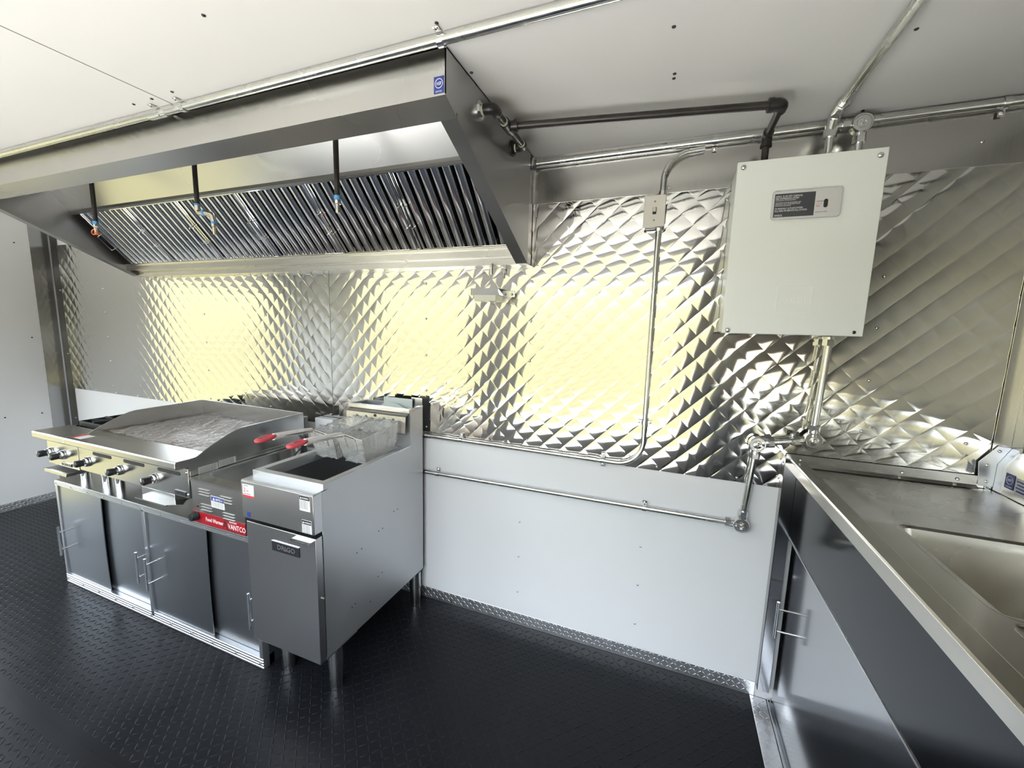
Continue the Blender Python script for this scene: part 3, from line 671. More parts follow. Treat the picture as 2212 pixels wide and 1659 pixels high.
# ================================================================== GRIDDLE AND HOT PLATE
GX0, GX1, GYF, GYR = -2.966, -2.045, -.795, -.150
gr = thing('griddle', 'stainless countertop griddle with three knobs and tapered splash sides', 'griddle', (0, 0, 0))
part('body', STEELB, gr, (GX0, GX1, GYF+.004, GYR, .805, .93), bevel=.002)
cfp = part('control_panel', STEELB, gr, (GX0, GX1, GYF-.005, GYF+.004, .800, .945), bevel=.0015)
RAIL = [(-.845, .952), (-.851, .958), (-.851, .984), (-.846, .991), (-.69, .991), (-.69, .975), (-.775, .95)]
MB().prism(RAIL, GX0-.004, GX1).build('front_rail', STEELB, gr, bevel=.002)
part('cook_plate', GRID, gr, (GX0+.006, GX1-.006, -.70, GYR-.004, .965, .982), bevel=.003)
prof = [(-.80, .985), (-.755, .992), (-.70, 1.022), (-.60, 1.066), (-.555, 1.080), (-.53, 1.084), (GYR, 1.090), (GYR, .93), (-.79, .93)]
MB().prism(prof, GX0-.001, GX0+.005).build('side_splash', STEELB, gr)
MB().prism(prof, GX1-.006, GX1+.0005).build('side_splash', STEELB, gr)
part('back_splash', STEELB, gr, (GX0, GX1, GYR-.006, GYR, .93, 1.090), bevel=.001)
def knob(parent, x, y, z, name='knob'):
    m = MB(); m.lathe([(.026, 0), (.027, .004), (.025, .012), (.021, .016), (.0205, .024)], (x, y, z), (0, -1, 0), 20); b = m.build('knob', CHROME, parent, smooth=True)
    m = MB(); m.lathe([(.0195, .016), (.0195, .050), (.017, .056), (.003, .057)], (x, y, z), (0, -1, 0), 6); m.build('knob_grip', BLKP, b, bevel=.003)
    MB().box(x-.0022, x+.0022, y-.0585, y-.055, z+.002, z+.019).build('pointer', INKW, b); return b
for kx in (-2.882, -2.588, -2.300): knob(gr, kx, GYF-.005, .858)
for a, b in ((-2.832, -2.664), (-2.557, -2.385), (-2.278, -2.108)):
    MB().prism(rrect(a+.006, b+.006, .903, .921, .0088), GYF-.0062, GYF-.004, 'y').build('vent_slot', INKK, cfp)
bolts('panel_screw', cfp, [(GX1-.012, GYF-.005, .925), (GX1-.012, GYF-.005, .818)], (0, -1, 0))
def nameplate(parent, x0, x1, z0, z1, y, size):
    n = part('nameplate', BLAB, parent, (x0, x1, y-.003, y, z0, z1), bevel=.0008)
    m = MB(); m.text('DR', size, FRONT((x0+x1)/2-.30*(x1-x0), y-.0034, z0+(z1-z0)*.27), 'LEFT', 1.05); m.text('GO', size, FRONT((x0+x1)/2+.36*(x1-x0), y-.0034, z0+(z1-z0)*.27), 'RIGHT', 1.05)
    xm = (x0+x1)/2; zz = z0+(z1-z0)*.27; s = size
    m.add([(xm-.30*s, y-.0036, zz), (xm, y-.0036, zz+.72*s), (xm+.30*s, y-.0036, zz), (xm+.20*s, y-.0036, zz), (xm, y-.0036, zz+.5*s), (xm-.20*s, y-.0036, zz)], [(0, 1, 4, 5), (1, 2, 3, 4)])
    m.build('plate_lettering', CHROME, n)
    m = MB(); m.add([(xm-.10*s, y-.0036, zz), (xm, y-.0036, zz+.26*s), (xm+.10*s, y-.0036, zz)], [(0, 1, 2)]); m.build('flame_mark', ORANGE, n)
    m = MB(); m.box(x0, x1, y-.0042, y-.001, z1-.002, z1+.001); m.build('bright_edge', CHROME, n); return n
nameplate(gr, -2.150, -2.072, .806, .828, GYF-.005, .016)
for x in (GX0+.05, GX1-.05):
    for y in (-.66 if x < -2.5 else -.55, -.24):
        MB().lathe([(.021, 0), (.021, .055), (.024, .057), (.024, .085), (.022, .088), (.022, .138), (.026, .146)], (x, y, .660), (0, 0, 1), 16).build('leg', CHROME, gr, smooth=True)
part('grease_drawer', STEELB, gr, (-2.42, -2.16, -.80, -.35, .752, .800), bevel=.002)
MB().prism([(-.800, .752), (-.836, .752), (-.836, .758), (-.800, .758)], -2.41, -2.17).build('drawer_pull', STEELB, gr)
MB().add([(-2.165, -.83, .757), (-2.105, -.80, .757), (-2.165, -.74, .757), (-2.165, -.83, .760), (-2.105, -.80, .760), (-2.165, -.74, .760)], [(0, 2, 1), (3, 4, 5), (0, 1, 4, 3), (1, 2, 5, 4), (2, 0, 3, 5)]).build('drawer_gusset', STEELB, gr)
lb = part('rating_label', SILV, gr, (GX1, GX1+.001, -.755, -.665, .905, .938), (GX1, GX1+.001, -.660, -.575, .910, .943), bevel=0)
m = MB()
for q in range(5): m.text('CAUTION SURFACES HOT KEEP CLEAR', .0046, TEXTX(GX1+.0012, -.752, .931-q*.0055), 'LEFT', .95); m.text('MODEL SERIAL GAS INPUT BTU/H NAT', .0046, TEXTX(GX1+.0012, -.657, .936-q*.0055), 'LEFT', .88)
m.build('label_print', INKG, lb)
tl = part('rail_sticker', WLAB, gr, (-2.93, -2.865, -.825, -.765, .991, .9916), bevel=0)
part('sticker_band', INKR, tl, (-2.955, -2.93, -.825, -.765, .991, .9918), bevel=0)

# crumpled clear film over the griddle plate
def film(name, x0, x1, y0, y1, z, amp, n=46, mm=FILM):
    vs = []; fs = []; ny = int(n*.7); rnd = random.Random(3)
    ph = [(rnd.uniform(8, 60), rnd.uniform(-12, 40), rnd.uniform(0, 6.3), rnd.uniform(.3, 1)) for _ in range(9)]
    for i in range(n+1):
        for j in range(ny+1):
            s, t = i/n, j/ny; x = x0+(x1-x0)*s+.012*math.sin(9*t+1)*(1 if s in (0, 1) else 0); y = y0+(y1-y0)*t+(.012*math.sin(11*s) if t in (0, 1) else 0)
            h = sum(w*(1-abs(math.sin(a*x+b*y+c)))**3 for a, b, c, w in ph)/3 + rnd.uniform(0, .20)
            vs.append((x, y, z+amp*h))
    for i in range(n):
        for j in range(ny): p = i*(ny+1)+j; fs.append((p, p+ny+1, p+ny+2, p+1))
    return MB().add(vs, fs).build(name, mm, None, smooth=True, angle=50)
fo = film('plastic_sheet', GX0+.03, GX1-.03, -.685, -.17, .9845, .015, 110); tag(fo, 'crumpled clear protective film lying on the griddle plate', 'plastic film')

hp = thing('hot_plate', 'narrow two-burner stainless hot plate with black cast grates', 'hot plate')
HPX0, HPX1 = -3.302, -2.974
part('body', STEELB, hp, (HPX0, HPX1, -.79, GYR, .80, .95), bevel=.002)
hcf = part('control_panel', STEELB, hp, (HPX0+.010, HPX1, -.80, -.79, .793, .946), bevel=.0015)
MB().prism(RAIL, HPX0, HPX1).build('front_rail', STEELB, hp, bevel=.002)
for kx in (-3.255, -3.125): knob(hp, kx, -.80, .862)
nameplate(hp, -3.15, -3.05, .800, .818, -.80, .013)
part('crumb_tray', STEELB, hp, (-3.275, -3.045, -.830, -.30, .752, .772), bevel=.002)
part('burner_deck', CAST, hp, (HPX0+.006, HPX1-.006, -.692, GYR-.01, .949, .972), bevel=.002)
part('rear_guard', STEELB, hp, (HPX0, HPX1, GYR-.006, GYR, .94, 1.0), (HPX0, HPX0+.004, -.69, GYR, .94, .985), bevel=.001)
for y0 in (-.66, -.41):
    m = MB(); xm = (HPX0+HPX1)/2; ym = y0+.12
    m.box(HPX0+.015, HPX1-.015, y0, y0+.012, .982, 1.010); m.box(HPX0+.015, HPX1-.015, y0+.23, y0+.242, .982, 1.010); m.box(HPX0+.015, HPX0+.027, y0, y0+.242, .982, 1.010); m.box(HPX1-.027, HPX1-.015, y0, y0+.242, .982, 1.010)
    for a in range(8):
        c, s = math.cos(a*math.pi/4), math.sin(a*math.pi/4); p0 = Vector((xm+.03*c, ym+.03*s, 1.012)); p1 = Vector((xm+.125*c, ym+.115*s, 1.018)); n_ = Vector((-s, c, 0))*.006
        m.add([p0-n_, p0+n_, p1+n_, p1-n_]+[v-Vector((0, 0, .02)) for v in (p0-n_, p0+n_, p1+n_, p1-n_)], [(0, 1, 2, 3), (7, 6, 5, 4), (0, 4, 5, 1), (1, 5, 6, 2), (2, 6, 7, 3), (3, 7, 4, 0)])
    m.box(HPX0+.015, HPX0+.03, y0, y0+.015, .95, .985); m.box(HPX1-.03, HPX1-.015, y0, y0+.015, .95, .985); m.box(HPX0+.015, HPX0+.03, y0+.227, y0+.242, .95, .985); m.box(HPX1-.03, HPX1-.015, y0+.227, y0+.242, .95, .985)
    m.build('grate', CAST, hp, bevel=.002)
    MB().lathe([(.05, 0), (.05, .02), (.03, .028), (.01, .030)], (xm, ym, .95), (0, 0, 1), 20).build('burner', CAST, hp, smooth=True)
for x in (HPX0+.05, HPX1-.05):
    for y in (-.67, -.24):
        MB().lathe([(.021, 0), (.021, .055), (.024, .057), (.024, .085), (.022, .088), (.022, .134), (.026, .141)], (x, y, .660), (0, 0, 1), 16).build('leg', CHROME, hp, smooth=True)

# ================================================================== FOOD WARMER
WX0, WX1, WYF, WYR, WZ0, WZ1 = -2.034, -1.684, -.795, -.215, .690, .905
fwm = thing('food_warmer', 'stainless countertop food warmer with a red front strip', 'food warmer')
part('body', SIDE, fwm, (WX0, WX0+.004, WYF, WYR, WZ0, WZ1-.004), (WX1-.004, WX1, WYF, WYR, WZ0, WZ1-.004), (WX0, WX1, WYR-.004, WYR, WZ0, WZ1-.004), (WX0, WX1, WYF, WYR, WZ0, WZ0+.004), bevel=0)
fp = part('front_panel', HOOD, fwm, (WX0, WX1, WYF-.002, WYF+.002, WZ0, WZ1-.002), bevel=.001)
# deck with a rounded well
def well(x0, x1, y0, y1, zt, depth, hole, r, mm, name, parent, ins=.012):
    outer = [(x0, y0), (x1, y0), (x1, y1), (x0, y1)]; hx0, hx1, hy0, hy1 = hole; n = 6
    ring = rrect(hx0, hx1, hy0, hy1, r, n); low = rrect(hx0+ins, hx1-ins, hy0+ins, hy1-ins, r, n); N_ = len(ring)
    vs = [(*p, zt) for p in ring]+[(*p, zt-.006) for p in ring]+[(*p, zt-depth) for p in low]
    fs = [(i, (i+1) % N_, N_+(i+1) % N_, N_+i) for i in range(N_)]+[(N_+i, N_+(i+1) % N_, 2*N_+(i+1) % N_, 2*N_+i) for i in range(N_)]+[tuple(range(2*N_, 3*N_))]
    k = len(vs); vs += [(*p, zt) for p in ((x1, y1), (x0, y1), (x0, y0), (x1, y0))]
    q = n+1                                           # rrect corners in order: +x+z, -x+z, -x-z, +x-z
    for c in range(4):
        for i in range(n): a = c*q+i; fs.append((k+c, a+1, a))
        a = c*q+n; b = ((c+1) % 4)*q; fs.append((k+c, k+(c+1) % 4, b, a))
    return MB().add(vs, fs).build(name, mm, parent, smooth=True, angle=30)
well(WX0-.004, WX1+.004, WYF-.006, WYR+.004, WZ1, .155, (WX0+.022, WX1-.022, -.745, -.245), .035, STEELB, 'well', fwm)
m = MB(); m.box(WX0-.004, WX1+.004, WYF-.006, WYF-.003, WZ1-.012, WZ1-.0005); m.build('deck_edge', STEELB, fwm)
for (ax, az) in ((-1.985, .862), (-1.838, .852), (-1.975, .790), (-1.826, .776)):
    for q in range(3):
        MB().prism([(ax, az-q*.0135), (ax+.075, az-q*.0135), (ax+.073, az-.004-q*.0135), (ax+.002, az-.004-q*.0135)], WYF-.007, WYF-.001, 'y').build('louver', STEELB, fp)
rs = part('red_strip', RED, fwm, (WX0-.001, WX1, WYF-.004, WYF-.001, WZ0+.002, .748), bevel=.0005)
m = MB(); m.text('Food Warmer', .026, FRONT(-1.945, WYF-.0046, .713), 'LEFT', .78); m.text('VANTCO', .034, FRONT(-1.795, WYF-.0046, .706), 'LEFT', .80); m.text('EQUIPMENT', .009, FRONT(-1.785, WYF-.0046, .736), 'LEFT'); m.build('strip_lettering', INKW, rs)
m = MB(); m.text('A', .052, FRONT(-1.828, WYF-.0046, .702), 'LEFT', .8); m.tube([(-1.81+.0, WYF-.0046, .704), (-1.79, WYF-.0046, .697), (-1.75, WYF-.0046, .695), (-1.70, WYF-.0046, .700)], .0015, 5); m.build('dark_lettering', INKK, rs)
m = MB(); m.lathe([(.022, 0), (.023, .006), (.021, .010), (.0185, .026), (.016, .030), (.002, .031)], (-2.006, WYF-.004, .727), (0, -1, 0), 18); m.build('dial_knob', BLKP, fwm, smooth=True)
MB().lathe([(.006, 0), (.005, .004), (.001, .006)], (-2.0, WYF-.002, .774), (0, -1, 0), 10).build('pilot_lamp', mat('pilot_red', (.22, .01, .01), .2), fwm, smooth=True)
nl = part('notice_label', WLAB, fwm, (-1.900, -1.812, WYF-.0032, WYF-.002, .788, .842), bevel=0)
part('blue_header', BLUE, nl, (-1.898, -1.814, WYF-.0036, WYF-.003, .819, .840), bevel=0)
m = MB(); m.text('NOTICE', .0150, FRONT(-1.868, WYF-.004, .824), 'LEFT', .85); m.add([(-1.888, WYF-.004, .823), (-1.880, WYF-.004, .837), (-1.872, WYF-.004, .823)], [(0, 1, 2)]); m.build('white_print', INKW, nl)
m = MB()
for q in range(4): m.text('Do not operate without water pan', .0055, FRONT(-1.893, WYF-.0034, .812-q*.006), 'LEFT', .95)
m.build('grey_print', INKG, nl)
for x in (WX0+.03, WX1-.03):
    for y in (WYF+.07, WYR-.03): MB().lathe([(.013, 0), (.015, .030)], (x, y, CZ), (0, 0, 1), 12).build('foot', BLKP, fwm, smooth=True)
pc = thing('power_cord', 'coiled black power cord tied with white twist at the warmer well', 'cord')
m = MB()
for k in range(5):
    dx = (k-2)*.010; m.tube(fillet([(-1.885+dx*1.6, -.30, 1.005), (-1.885+dx*.5, -.30, .965), (-1.885+dx*1.2, -.295, .885), (-1.885+dx*1.4, -.29, .76)], .05, 4), .0042, 8)
m.tube([(-1.90, -.30, .93), (-1.93, -.31, .90), (-1.942, -.33, .86), (-1.94, -.34, .79)], .0042, 8)
m.tube([(-1.905+.028*math.cos(a), -.30, 1.0+.022*math.sin(a)) for a in [math.pi*k/8 for k in range(9)]], .0042, 8)
m.build('cord_coil', BLKP, pc, smooth=True)
MB().cyl((-1.885, -.30, .962), (-1.885, -.30, .972), .019, 12).build('twist_tie', PWHITE, pc, smooth=True)

# ================================================================== FRYER
FX0, FX1, FYF, FYR = -1.672, -1.268, -.768, -.042
fr = thing('deep_fryer', 'tall stainless floor-standing deep fryer on four steel legs', 'fryer')
FZ0, FZ1 = .214, .962
sd = [(FYF, FZ0), (FYR, FZ0), (FYR, 1.190), (-.155, 1.190), (-.155, FZ1), (FYF, FZ1)]
sp = MB().prism(sd, FX1-.003, FX1).build('side_panel', SIDE, fr)
MB().prism(sd, FX0, FX0+.003).build('side_panel', SIDE, fr)
h0 = MB().lathe([(.0035, 0), (.0033, .0006)], (0, 0, 0), (1, 0, 0), 8).build('panel_hole', INKK, sp)
first = True
for y, z in ((-.28, .68), (-.31, .68), (-.40, .63), (-.43, .63), (-.55, .60), (-.58, .595), (-.41, .40), (-.44, .395), (-.62, .35), (-.60, .355), (-.50, .30)):
    c = h0 if first else h0.copy()
    if not first: COL.objects.link(c); c.parent = sp
    c.location = (FX1, y, z); first = False
part('back_panel', SIDE, fr, (FX0, FX1, FYR-.003, FYR, FZ0, 1.19), bevel=0)
part('bottom_rail', STEEL, fr, (FX0+.003, FX1-.003, FYF, FYF+.18, FZ0-.010, FZ0+.012), bevel=.001)
dr = part('door', STEEL, fr, (FX0+.006, FX1-.002, FYF-.036, FYF-.003, .208, .772), bevel=.002)
part('door_pull', STEELB, dr, (FX1-.118, FX1-.016, FYF-.060, FYF-.034, .756, .760), (FX1-.118, FX1-.016, FYF-.060, FYF-.0575, .742, .760), bevel=.0008)
nameplate(dr, -1.515, -1.360, .672, .716, FYF-.036, .030)
cp = part('control_front', STEEL, fr, (FX0-.002, FX1+.001, FYF-.044, FYF, .792, .957), bevel=.002)
MB().lathe([(.004, 0), (.004, .012)], (FX1-.006, FYF-.01, .50), (1, 0, 0), 8).build('hinge_pin', STEEL, fr)
yl = FYF-.0448
st = part('warranty_sticker', WLAB, cp, (-1.664, -1.597, yl, yl+.001, .888, .944), bevel=0)
part('red_band', INKR, st, (-1.664, -1.597, yl-.0004, yl, .888, .897), bevel=0)
m = MB(); m.text('2', .026, FRONT(-1.658, yl-.0006, .911)); m.build('red_figure', INKR, st)
m = MB(); m.text('PROUDLY', .0065, FRONT(-1.655, yl-.0006, .936)); m.text('YEAR', .006, FRONT(-1.642, yl-.0006, .914)); m.text('LIMITED WARRANTY', .0048, FRONT(-1.660, yl-.0006, .901)); m.build('grey_print', INKG, st)
part('blue_tag', BLUE, cp, (-1.646, -1.628, yl, yl+.001, .797, .822), bevel=0)
for (x0, x1, z0, z1) in ((-1.338, -1.283, .888, .952), (-1.330, -1.279, .795, .850)):
    w = part('warning_label', WLAB, cp, (x0, x1, yl, yl+.001, z0, z1), bevel=0)
    part('black_header', BLAB, w, (x0+.001, x1-.001, yl-.0004, yl, z1-.018, z1-.001), bevel=0)
    m = MB(); m.text('WARNING', .0088, FRONT(x0+.015, yl-.0006, z1-.0130), 'LEFT', .8); m.add([(x0+.004, yl-.0006, z1-.014), (x0+.0085, yl-.0006, z1-.005), (x0+.013, yl-.0006, z1-.014)], [(0, 1, 2)]); m.build('white_print', INKW, w)
    m = MB()
    for q in range(6): m.text('Improper installation can', .0048, FRONT(x0+.003, yl-.0002-.0004, z1-.024-q*.0058), 'LEFT', .85)
    m.build('grey_print', INKG, w)
part('top_cover', STEEL, fr, (FX0, FX1, FYF-.043, FYF+.03, .957, .962), bevel=.001)
# top rim and tank
rim = MB(); rz0, rz1 = .962, .988
ox0, ox1, oy0, oy1 = FX0+.002, FX1+.0015, FYF+.008, -.157
ix0, ix1, iy0, iy1 = FX0+.034, FX1-.030, -.728, -.20
vs = []
for (a0, a1, b0, b1, z) in ((ox0, ox1, oy0, oy1, rz0), (ox0, ox1, oy0, oy1, rz1), (ix0, ix1, iy0, iy1, rz1), (ix0+.006, ix1-.006, iy0+.006, iy1-.006, rz0-.02)):
    vs += [(a0, b0, z), (a1, b0, z), (a1, b1, z), (a0, b1, z)]
fs = []
for r_ in range(3):
    for i in range(4): j = (i+1) % 4; fs.append((r_*4+i, r_*4+j, r_*4+4+j, r_*4+4+i))
rim.add(vs, fs); rim.build('tank_rim', SIDE, fr, bevel=.002)
m = MB(); a0, a1, b0, b1 = ix0+.006, ix1-.006, iy0+.006, iy1-.006; zb = .70; zt = rz0-.02; zs = .878
vs = [(a0, b0, zt), (a1, b0, zt), (a1, b1, zt), (a0, b1, zt), (a0, b0, zs), (a1, b0, zs), (a1, b0+.20, zs), (a0, b0+.20, zs), (a0, b0+.20, zb), (a1, b0+.20, zb), (a1, b1, zb), (a0, b1, zb)]
m.add(vs, [(0, 1, 5, 4), (4, 5, 6, 7), (7, 6, 9, 8), (8, 9, 10, 11), (2, 3, 11, 10), (1, 2, 10, 9, 6, 5), (3, 0, 4, 7, 8, 11)]); m.build('oil_tank', TANK, fr)
# flue box with basket hanger
m = MB(); m.box(FX0+.003, FX1-.003, -.158, -.152, FZ1, 1.176); m.build('flue_front', SIDE, fr)
m = MB(); m.box(FX0-.004, FX1, -.172, -.154, 1.168, 1.190); m.box(FX0-.004, FX0+.012, -.154, FYR, 1.178, 1.190); m.box(FX1-.016, FX1+.0005, -.154, FYR, 1.178, 1.190); m.build('flue_rim', STEELB, fr, bevel=.001)
part('flue_floor', BLACK, fr, (FX0+.003, FX1-.003, -.152, FYR-.003, 1.06, 1.064), bevel=0)
part('flue_deflector', PALEG, fr, (-1.52, -1.325, -.060, -.056, 1.12, 1.222), bevel=.001)
m = MB(); m.prism([(-1.56+.25*k/12, 1.15+.052*math.sin(math.pi*k/12)) for k in range(13)], -.100, -.097, 'y'); m.build('flue_collar', PALEG, fr)
part('riser_tab', STEEL, fr, (FX1-.075, FX1-.003, FYR-.004, FYR, 1.19, 1.232), bevel=.003)
hang = MB().strip([(-.160, 1.166), (-.190, 1.150), (-.196, 1.062), (-.184, 1.052)], FX0+.000, FX1-.010, .002); hb = hang.build('basket_hanger', STEELB, fr)
m = MB(); m.lathe([(.010, 0), (.010, .002)], (-1.475, -.1895, 1.139), (0, -1, -.07), 12); m.build('hanger_slot', INKK, hb)
for x, y in ((FX1-.037, -.690), (FX0+.080, -.694), (FX1-.033, -.078), (FX0+.080, -.078)):
    MB().lathe([(.027, .004), (.027, .02), (.0295, .034), (.0295, .105), (.0325, .108), (.0325, .208)], (x, y, -.003), (0, 0, 1), 20).build('leg', STEELB, fr, smooth=True, angle=25)

# ================================================================== FRYER BASKETS
def basket(x0, x1, label):
    e = thing('fryer_basket', label, 'fryer basket', group='wire baskets hung over the fryer tank')
    yb, yf, ztb, ztf, dep = -.212, -.478, 1.120, 1.096, .140; tp = .016
    def P(u, v, w):                                   # u across, v back to front, w 0 top .. 1 bottom
        i = tp*w; X = x0+i+(x1-x0-2*i)*u; Y = yb-.010*w+(yf+.045*w-yb+.010*w)*v; Z = ztb+(ztf-ztb)*v-dep*w*(1-.08*v); return (X, Y, Z)
    m = MB(); c = [P(0, 0, 0), P(1, 0, 0), P(1, 1, 0), P(0, 1, 0)]; m.tube(c, .0032, 6, closed=True)
    c = [P(0, 0, 1), P(1, 0, 1), P(1, 1, 1), P(0, 1, 1)]; m.tube(c, .0022, 6, closed=True)
    for u, v in ((0, 0), (1, 0), (1, 1), (0, 1)): m.tube([P(u, v, 0), P(u, v, 1)], .0022, 5)
    for u in (.3, .7): m.tube([P(u, 0, .3), P(u, 0, 0), (P(u, 0, 0)[0], yb+.018, ztb+.016), (P(u, 0, 0)[0], yb+.024, ztb-.002)], .0028, 6)
    m.build('rim_frame', WIRE, e, smooth=True)
    m = MB(); r = .0010; nu, nv, nw = 17, 30, 15
    for i in range(nu+1): u = i/nu; m.tube([P(u, 0, 0), P(u, 0, 1), P(u, 1, 1), P(u, 1, 0)], r, 4, caps=False)
    for i in range(nv+1): v = i/nv; m.tube([P(0, v, 0), P(0, v, 1), P(1, v, 1), P(1, v, 0)], r, 4, caps=False)
    for i in range(1, nw): w = i/nw; m.tube([P(0, 0, w), P(1, 0, w), P(1, 1, w), P(0, 1, w)], r, 4, closed=True)
    mo = m.build('wire_mesh', WIRE, e)
    xm = (x0+x1)/2; m = MB()
    for s in (-1, 1): m.tube(fillet([P(.5+s*.2, 1, .5), P(.5+s*.2, 1, 0), (xm+s*.012, yf-.05, ztf+.028), (xm+s*.009, yf-.30, ztf+.050)], .015, 4), .0036, 6)
    m.tube([(xm-.009, yf-.30, ztf+.050), (xm-.006, yf-.325, ztf+.051), (xm+.006, yf-.325, ztf+.051), (xm+.009, yf-.30, ztf+.05)], .0034, 6); hd = m.build('handle', CHROME, e, smooth=True)
    m = MB(); m.tube([(xm, yf-.055, ztf+.030), (xm, yf-.12, ztf+.036), (xm, yf-.20, ztf+.043), (xm, yf-.255, ztf+.046)], [.012, .0135, .0140, .0155], 10); m.build('wrapped_grip', WRAPPED, hd, smooth=True)
    m = MB(); t = [(xm+.017*math.cos(a)*.9, yf-.290+.042*math.sin(a), ztf+.048+.002*math.sin(a)) for a in [2*math.pi*k/20 for k in range(20)]]; m.tube(t, .0085, 8, closed=True); m.build('red_grip_loop', REDP, hd, smooth=True)
    # loose clear bag round the basket
    rnd = random.Random(int(abs(x0)*1000)); vs = []; fs = []; NU, NW = 48, 12
    ring = []
    for k in range(NU):
        t = k/NU*4; s = int(t); f = t-s; ring.append([(f, 1), (1, 1-f), (1-f, 0), (0, f)][s])
    for j in range(NW+1):
        w = -.05+1.09*j/NW
        for k, (u, v) in enumerate(ring):
            p = Vector(P(u, v, max(0, min(1.02, w)))); c = Vector(P(.5, .5, max(0, w))); d = (p-c); d.z = 0; d.normalize()
            q = p+d*(.003+rnd.uniform(0, .007)+.004*abs(math.sin(k*1.3+j*.7))); q.z = p.z+rnd.uniform(-.003, .003)+(.006 if j == 0 else 0); vs.append(q)
    for j in range(NW):
        for k in range(NU): fs.append((j*NU+k, j*NU+(k+1) % NU, (j+1)*NU+(k+1) % NU, (j+1)*NU+k))
    fs.append(tuple(NW*NU+k for k in range(NU)))
    k0 = len(vs)                                      # crumpled flap across the back half of the top
    for i in range(13):
        for j in range(7): u, v = i/12, -.02+.62*j/6; p = P(u, v, 0); vs.append((p[0], p[1], p[2]-.035*math.sin(math.pi*j/6)*math.sin(math.pi*i/12)+rnd.uniform(-.008, .012)))
    for i in range(12):
        for j in range(6): p = k0+i*7+j; fs.append((p, p+7, p+8, p+1))
    MB().add(vs, fs).build('plastic_bag', BAG, e, smooth=True, angle=25)
    return e
basket(-1.460, -1.312, 'wire fryer basket in a clear bag, nearer the bare side panel')
basket(-1.640, -1.492, 'wire fryer basket in a clear bag, nearer the food warmer')

# ================================================================== SINK COUNTER
sk = thing('sink_counter', 'long stainless sink counter with deep bowls along the end wall', 'sink')
SX0, SX1, SY0, SY1, SZ = .500, XR-.003, -2.30, -.012, 1.100
m = MB(); m.strip([(SX0+.03, 1.066), (SX0+.03, 1.074), (SX0, 1.074), (SX0, 1.112), (SX0+.006, 1.118), (SX0+.045, 1.118), (SX0+.060, SZ)], SY0, SY1, -.002, 'y') if False else None
m.prism([(SX0, 1.076), (SX0+.002, 1.114), (SX0+.007, 1.118), (SX0+.05, 1.118), (SX0+.062, SZ), (SX0+.062, SZ-.006), (SX0+.048, 1.112), (SX0+.012, 1.112), (SX0+.010, 1.076)], SY0, SY1, 'y')
m.build('front_edge', SINK, sk, bevel=.001)
bow = [(-.918, -.512), (-1.40, -.948), (-1.88, -1.43)]; bx = (.650, 1.045)
ys = [SY0, -1.88, -1.43, -1.40, -.948, -.918, -.512, SY1]
deckb = [(SX0+.060, bx[0], SY0, -.512), (bx[1], SX1, SY0, -.512), (bx[0], bx[1], SY0, -1.88), (bx[0], bx[1], -1.43, -1.40), (bx[0], bx[1], -.948, -.918)]
m = MB()
for a, b, c, d in deckb: m.add([(a, c, SZ), (b, c, SZ), (b, d, SZ), (a, d, SZ)], [(0, 1, 2, 3)])
m.build('deck', SINK, sk)
xa_, xb_, ya_, yb_ = SX0+.060, SX1, -.512, SY1; zl = SZ-.007
m = MB().add([(xa_, yb_, SZ), (xb_, yb_, SZ), (xb_, ya_, SZ), (bx[1], ya_, zl), (bx[0], ya_, zl), (xa_, ya_, SZ), (bx[0]+.01, -.40, zl), (bx[1]-.01, -.40, zl)], [(0, 1, 7, 6), (1, 2, 3, 7), (3, 4, 6, 7), (4, 5, 0, 6), ])
m.build('drainboard', SINK, sk)
for (c, d) in bow:
    m = MB(); n = 5; top = rrect(bx[0], bx[1], c, d, .03, n); K = len(top)
    mid = rrect(bx[0]+.006, bx[1]-.006, c+.006, d-.006, .03, n); low = rrect(bx[0]+.012, bx[1]-.012, c+.012, d-.012, .045, n); bot = rrect(bx[0]+.04, bx[1]-.04, c+.04, d-.04, .03, n)
    vs = [(*p, SZ+.0005) for p in rrect(bx[0]-.012, bx[1]+.012, c-.012, d+.012, .04, n)]+[(*p, SZ-.004) for p in top]+[(*p, SZ-.03) for p in mid]+[(*p, SZ-.25) for p in low]+[(*p, SZ-.285) for p in bot]
    fs = []
    for r_ in range(4):
        for i in range(K): fs.append((r_*K+i, r_*K+(i+1) % K, (r_+1)*K+(i+1) % K, (r_+1)*K+i))
    fs.append(tuple(4*K+i for i in range(K))); bo = m.add(vs, fs).build('bowl', SINK, sk, smooth=True, angle=50)
    MB().lathe([(.045, 0), (.043, .003), (.03, .002), (.02, -.004)], ((bx[0]+bx[1])/2, (c+d)/2, SZ-.285), (0, 0, 1), 18).build('drain', CHROME, bo, smooth=True)
m = MB(); m.prism([(SX1-.030, SZ), (SX1-.030, SZ+.095), (SX1-.002, SZ+.155), (SX1, SZ+.155), (SX1, SZ)], SY0, -.030, 'y'); bs = m.build('backsplash', SINK, sk, bevel=.002)
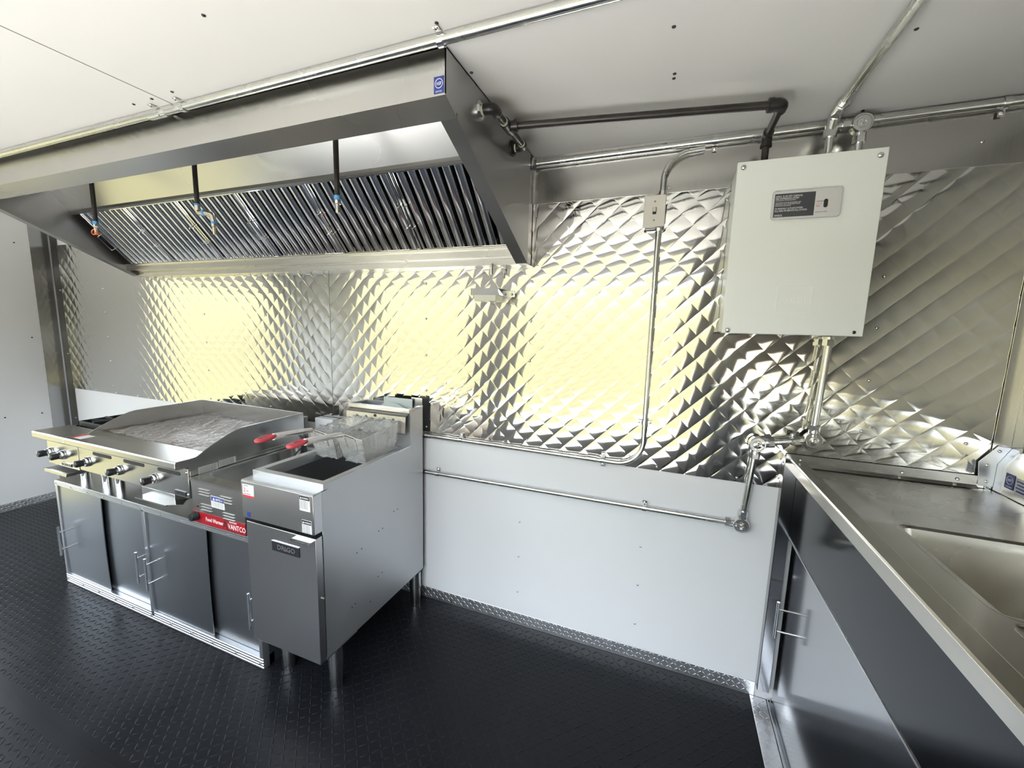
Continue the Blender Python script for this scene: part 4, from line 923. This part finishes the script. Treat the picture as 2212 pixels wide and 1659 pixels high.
# bent cover piece at the end of the backsplash
m = MB(); m.prism([(SX1-.034, SZ+.002), (SX1-.034, SZ+.097), (SX1-.004, SZ+.160), (SX1, SZ+.160), (SX1, SZ+.002)], -.050, -.0135, 'y'); m.prism([(SX1-.075, SZ+.012), (SX1-.085, SZ+.100), (SX1-.040, SZ+.165), (SX1-.004, SZ+.160), (SX1-.034, SZ+.097), (SX1-.034, SZ+.012)], -.015, -.0130, 'y')
ce2 = m.build('corner_cover', ALU, sk, bevel=.001)
bolts('cover_screw', ce2, [(x, -.015, z) for x, z in ((SX1-.06, SZ+.09), (SX1-.035, SZ+.145), (SX1-.055, SZ+.03))], (0, -1, 0))
xx = SX1-.0308
cl = part('certification_label', BLUE, sk, (xx-.0008, xx, -.098, -.058, SZ+.030, SZ+.082), bevel=0)
m = MB(); m.tube([(xx-.001, -.078+.014*math.cos(a*math.pi/12), SZ+.060+.014*math.sin(a*math.pi/12)) for a in range(24)], .001, 5, closed=True); m.text('NSF', .013, TEXTX(xx-.0012, -.078, SZ+.056, -1), 'CENTER', .85); m.text('COMPONENT', .0055, TEXTX(xx-.0012, -.078, SZ+.035, -1), 'CENTER', .8); m.build('label_print', INKW, cl)
c2 = part('white_tag', WLAB, sk, (xx-.0008, xx, -.150, -.104, SZ+.022, SZ+.078), bevel=0)
m = MB()
for q in range(4): m.box(xx-.0012, xx-.0008, -.146, -.112+.004*(q % 2), SZ+.032+q*.011, SZ+.037+q*.011)
m.build('blue_print', BLUE, c2)
fs_ = thing('wall_flashing', 'bent stainless flashing strip along the wall behind the sink deck', 'flashing')
MB().strip([(-.0135, SZ+.047), (-.0135, SZ+.012), (-.030, SZ+.004)], SX0-.020, SX1-.078, .002).build('strip', STRIP, fs_)
bolts('strip_screw', fs_, [(x, -.0155, SZ+.026) for x in (.53, .86, 1.02)], (0, -1, 0))

sc_ = thing('sink_cabinet', 'glossy dark sliding-door cabinet below the sink counter', 'cabinet')
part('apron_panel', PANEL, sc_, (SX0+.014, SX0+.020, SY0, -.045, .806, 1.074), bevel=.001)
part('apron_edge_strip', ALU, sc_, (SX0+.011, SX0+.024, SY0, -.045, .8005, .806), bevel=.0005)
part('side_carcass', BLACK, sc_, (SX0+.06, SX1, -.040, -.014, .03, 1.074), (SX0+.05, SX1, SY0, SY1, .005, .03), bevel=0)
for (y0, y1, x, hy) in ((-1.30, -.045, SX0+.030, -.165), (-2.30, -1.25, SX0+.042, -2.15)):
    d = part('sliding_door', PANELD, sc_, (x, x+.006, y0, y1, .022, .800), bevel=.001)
    part('door_edge_strip', ALU, d, (x-.0015, x+.0075, y0, y1, .798, .8035), bevel=0)
    h = MB(); h.cyl((x-.052, hy, .420), (x-.052, hy, .575), .0062, 12); h.cyl((x-.052, hy, .45), (x+.001, hy, .45), .0042, 10); h.cyl((x-.052, hy, .545), (x+.001, hy, .545), .0042, 10); h.build('bar_handle', CHROME, d, smooth=True)
pst = part('corner_post', POST, sc_, (SX0-.032, SX0-.029, -.050, -.009, .072, 1.145), (SX0-.032, SX0+.014, -.050, -.047, .072, 1.118), bevel=.001)
bolts('post_screw', pst, [(SX0-.032, -.030, z) for z in (1.115, 1.03)], (-1, 0, 0))
tr = part('floor_track', ALU, sc_, (SX0+.018, SX0+.0205, SY0, -.02, 0, .020), (SX0+.0285, SX0+.0310, SY0, -.02, 0, .020), (SX0+.0395, SX0+.042, SY0, -.02, 0, .020), (SX0+.018, SX0+.05, SY0, -.02, 0, .004), bevel=0)
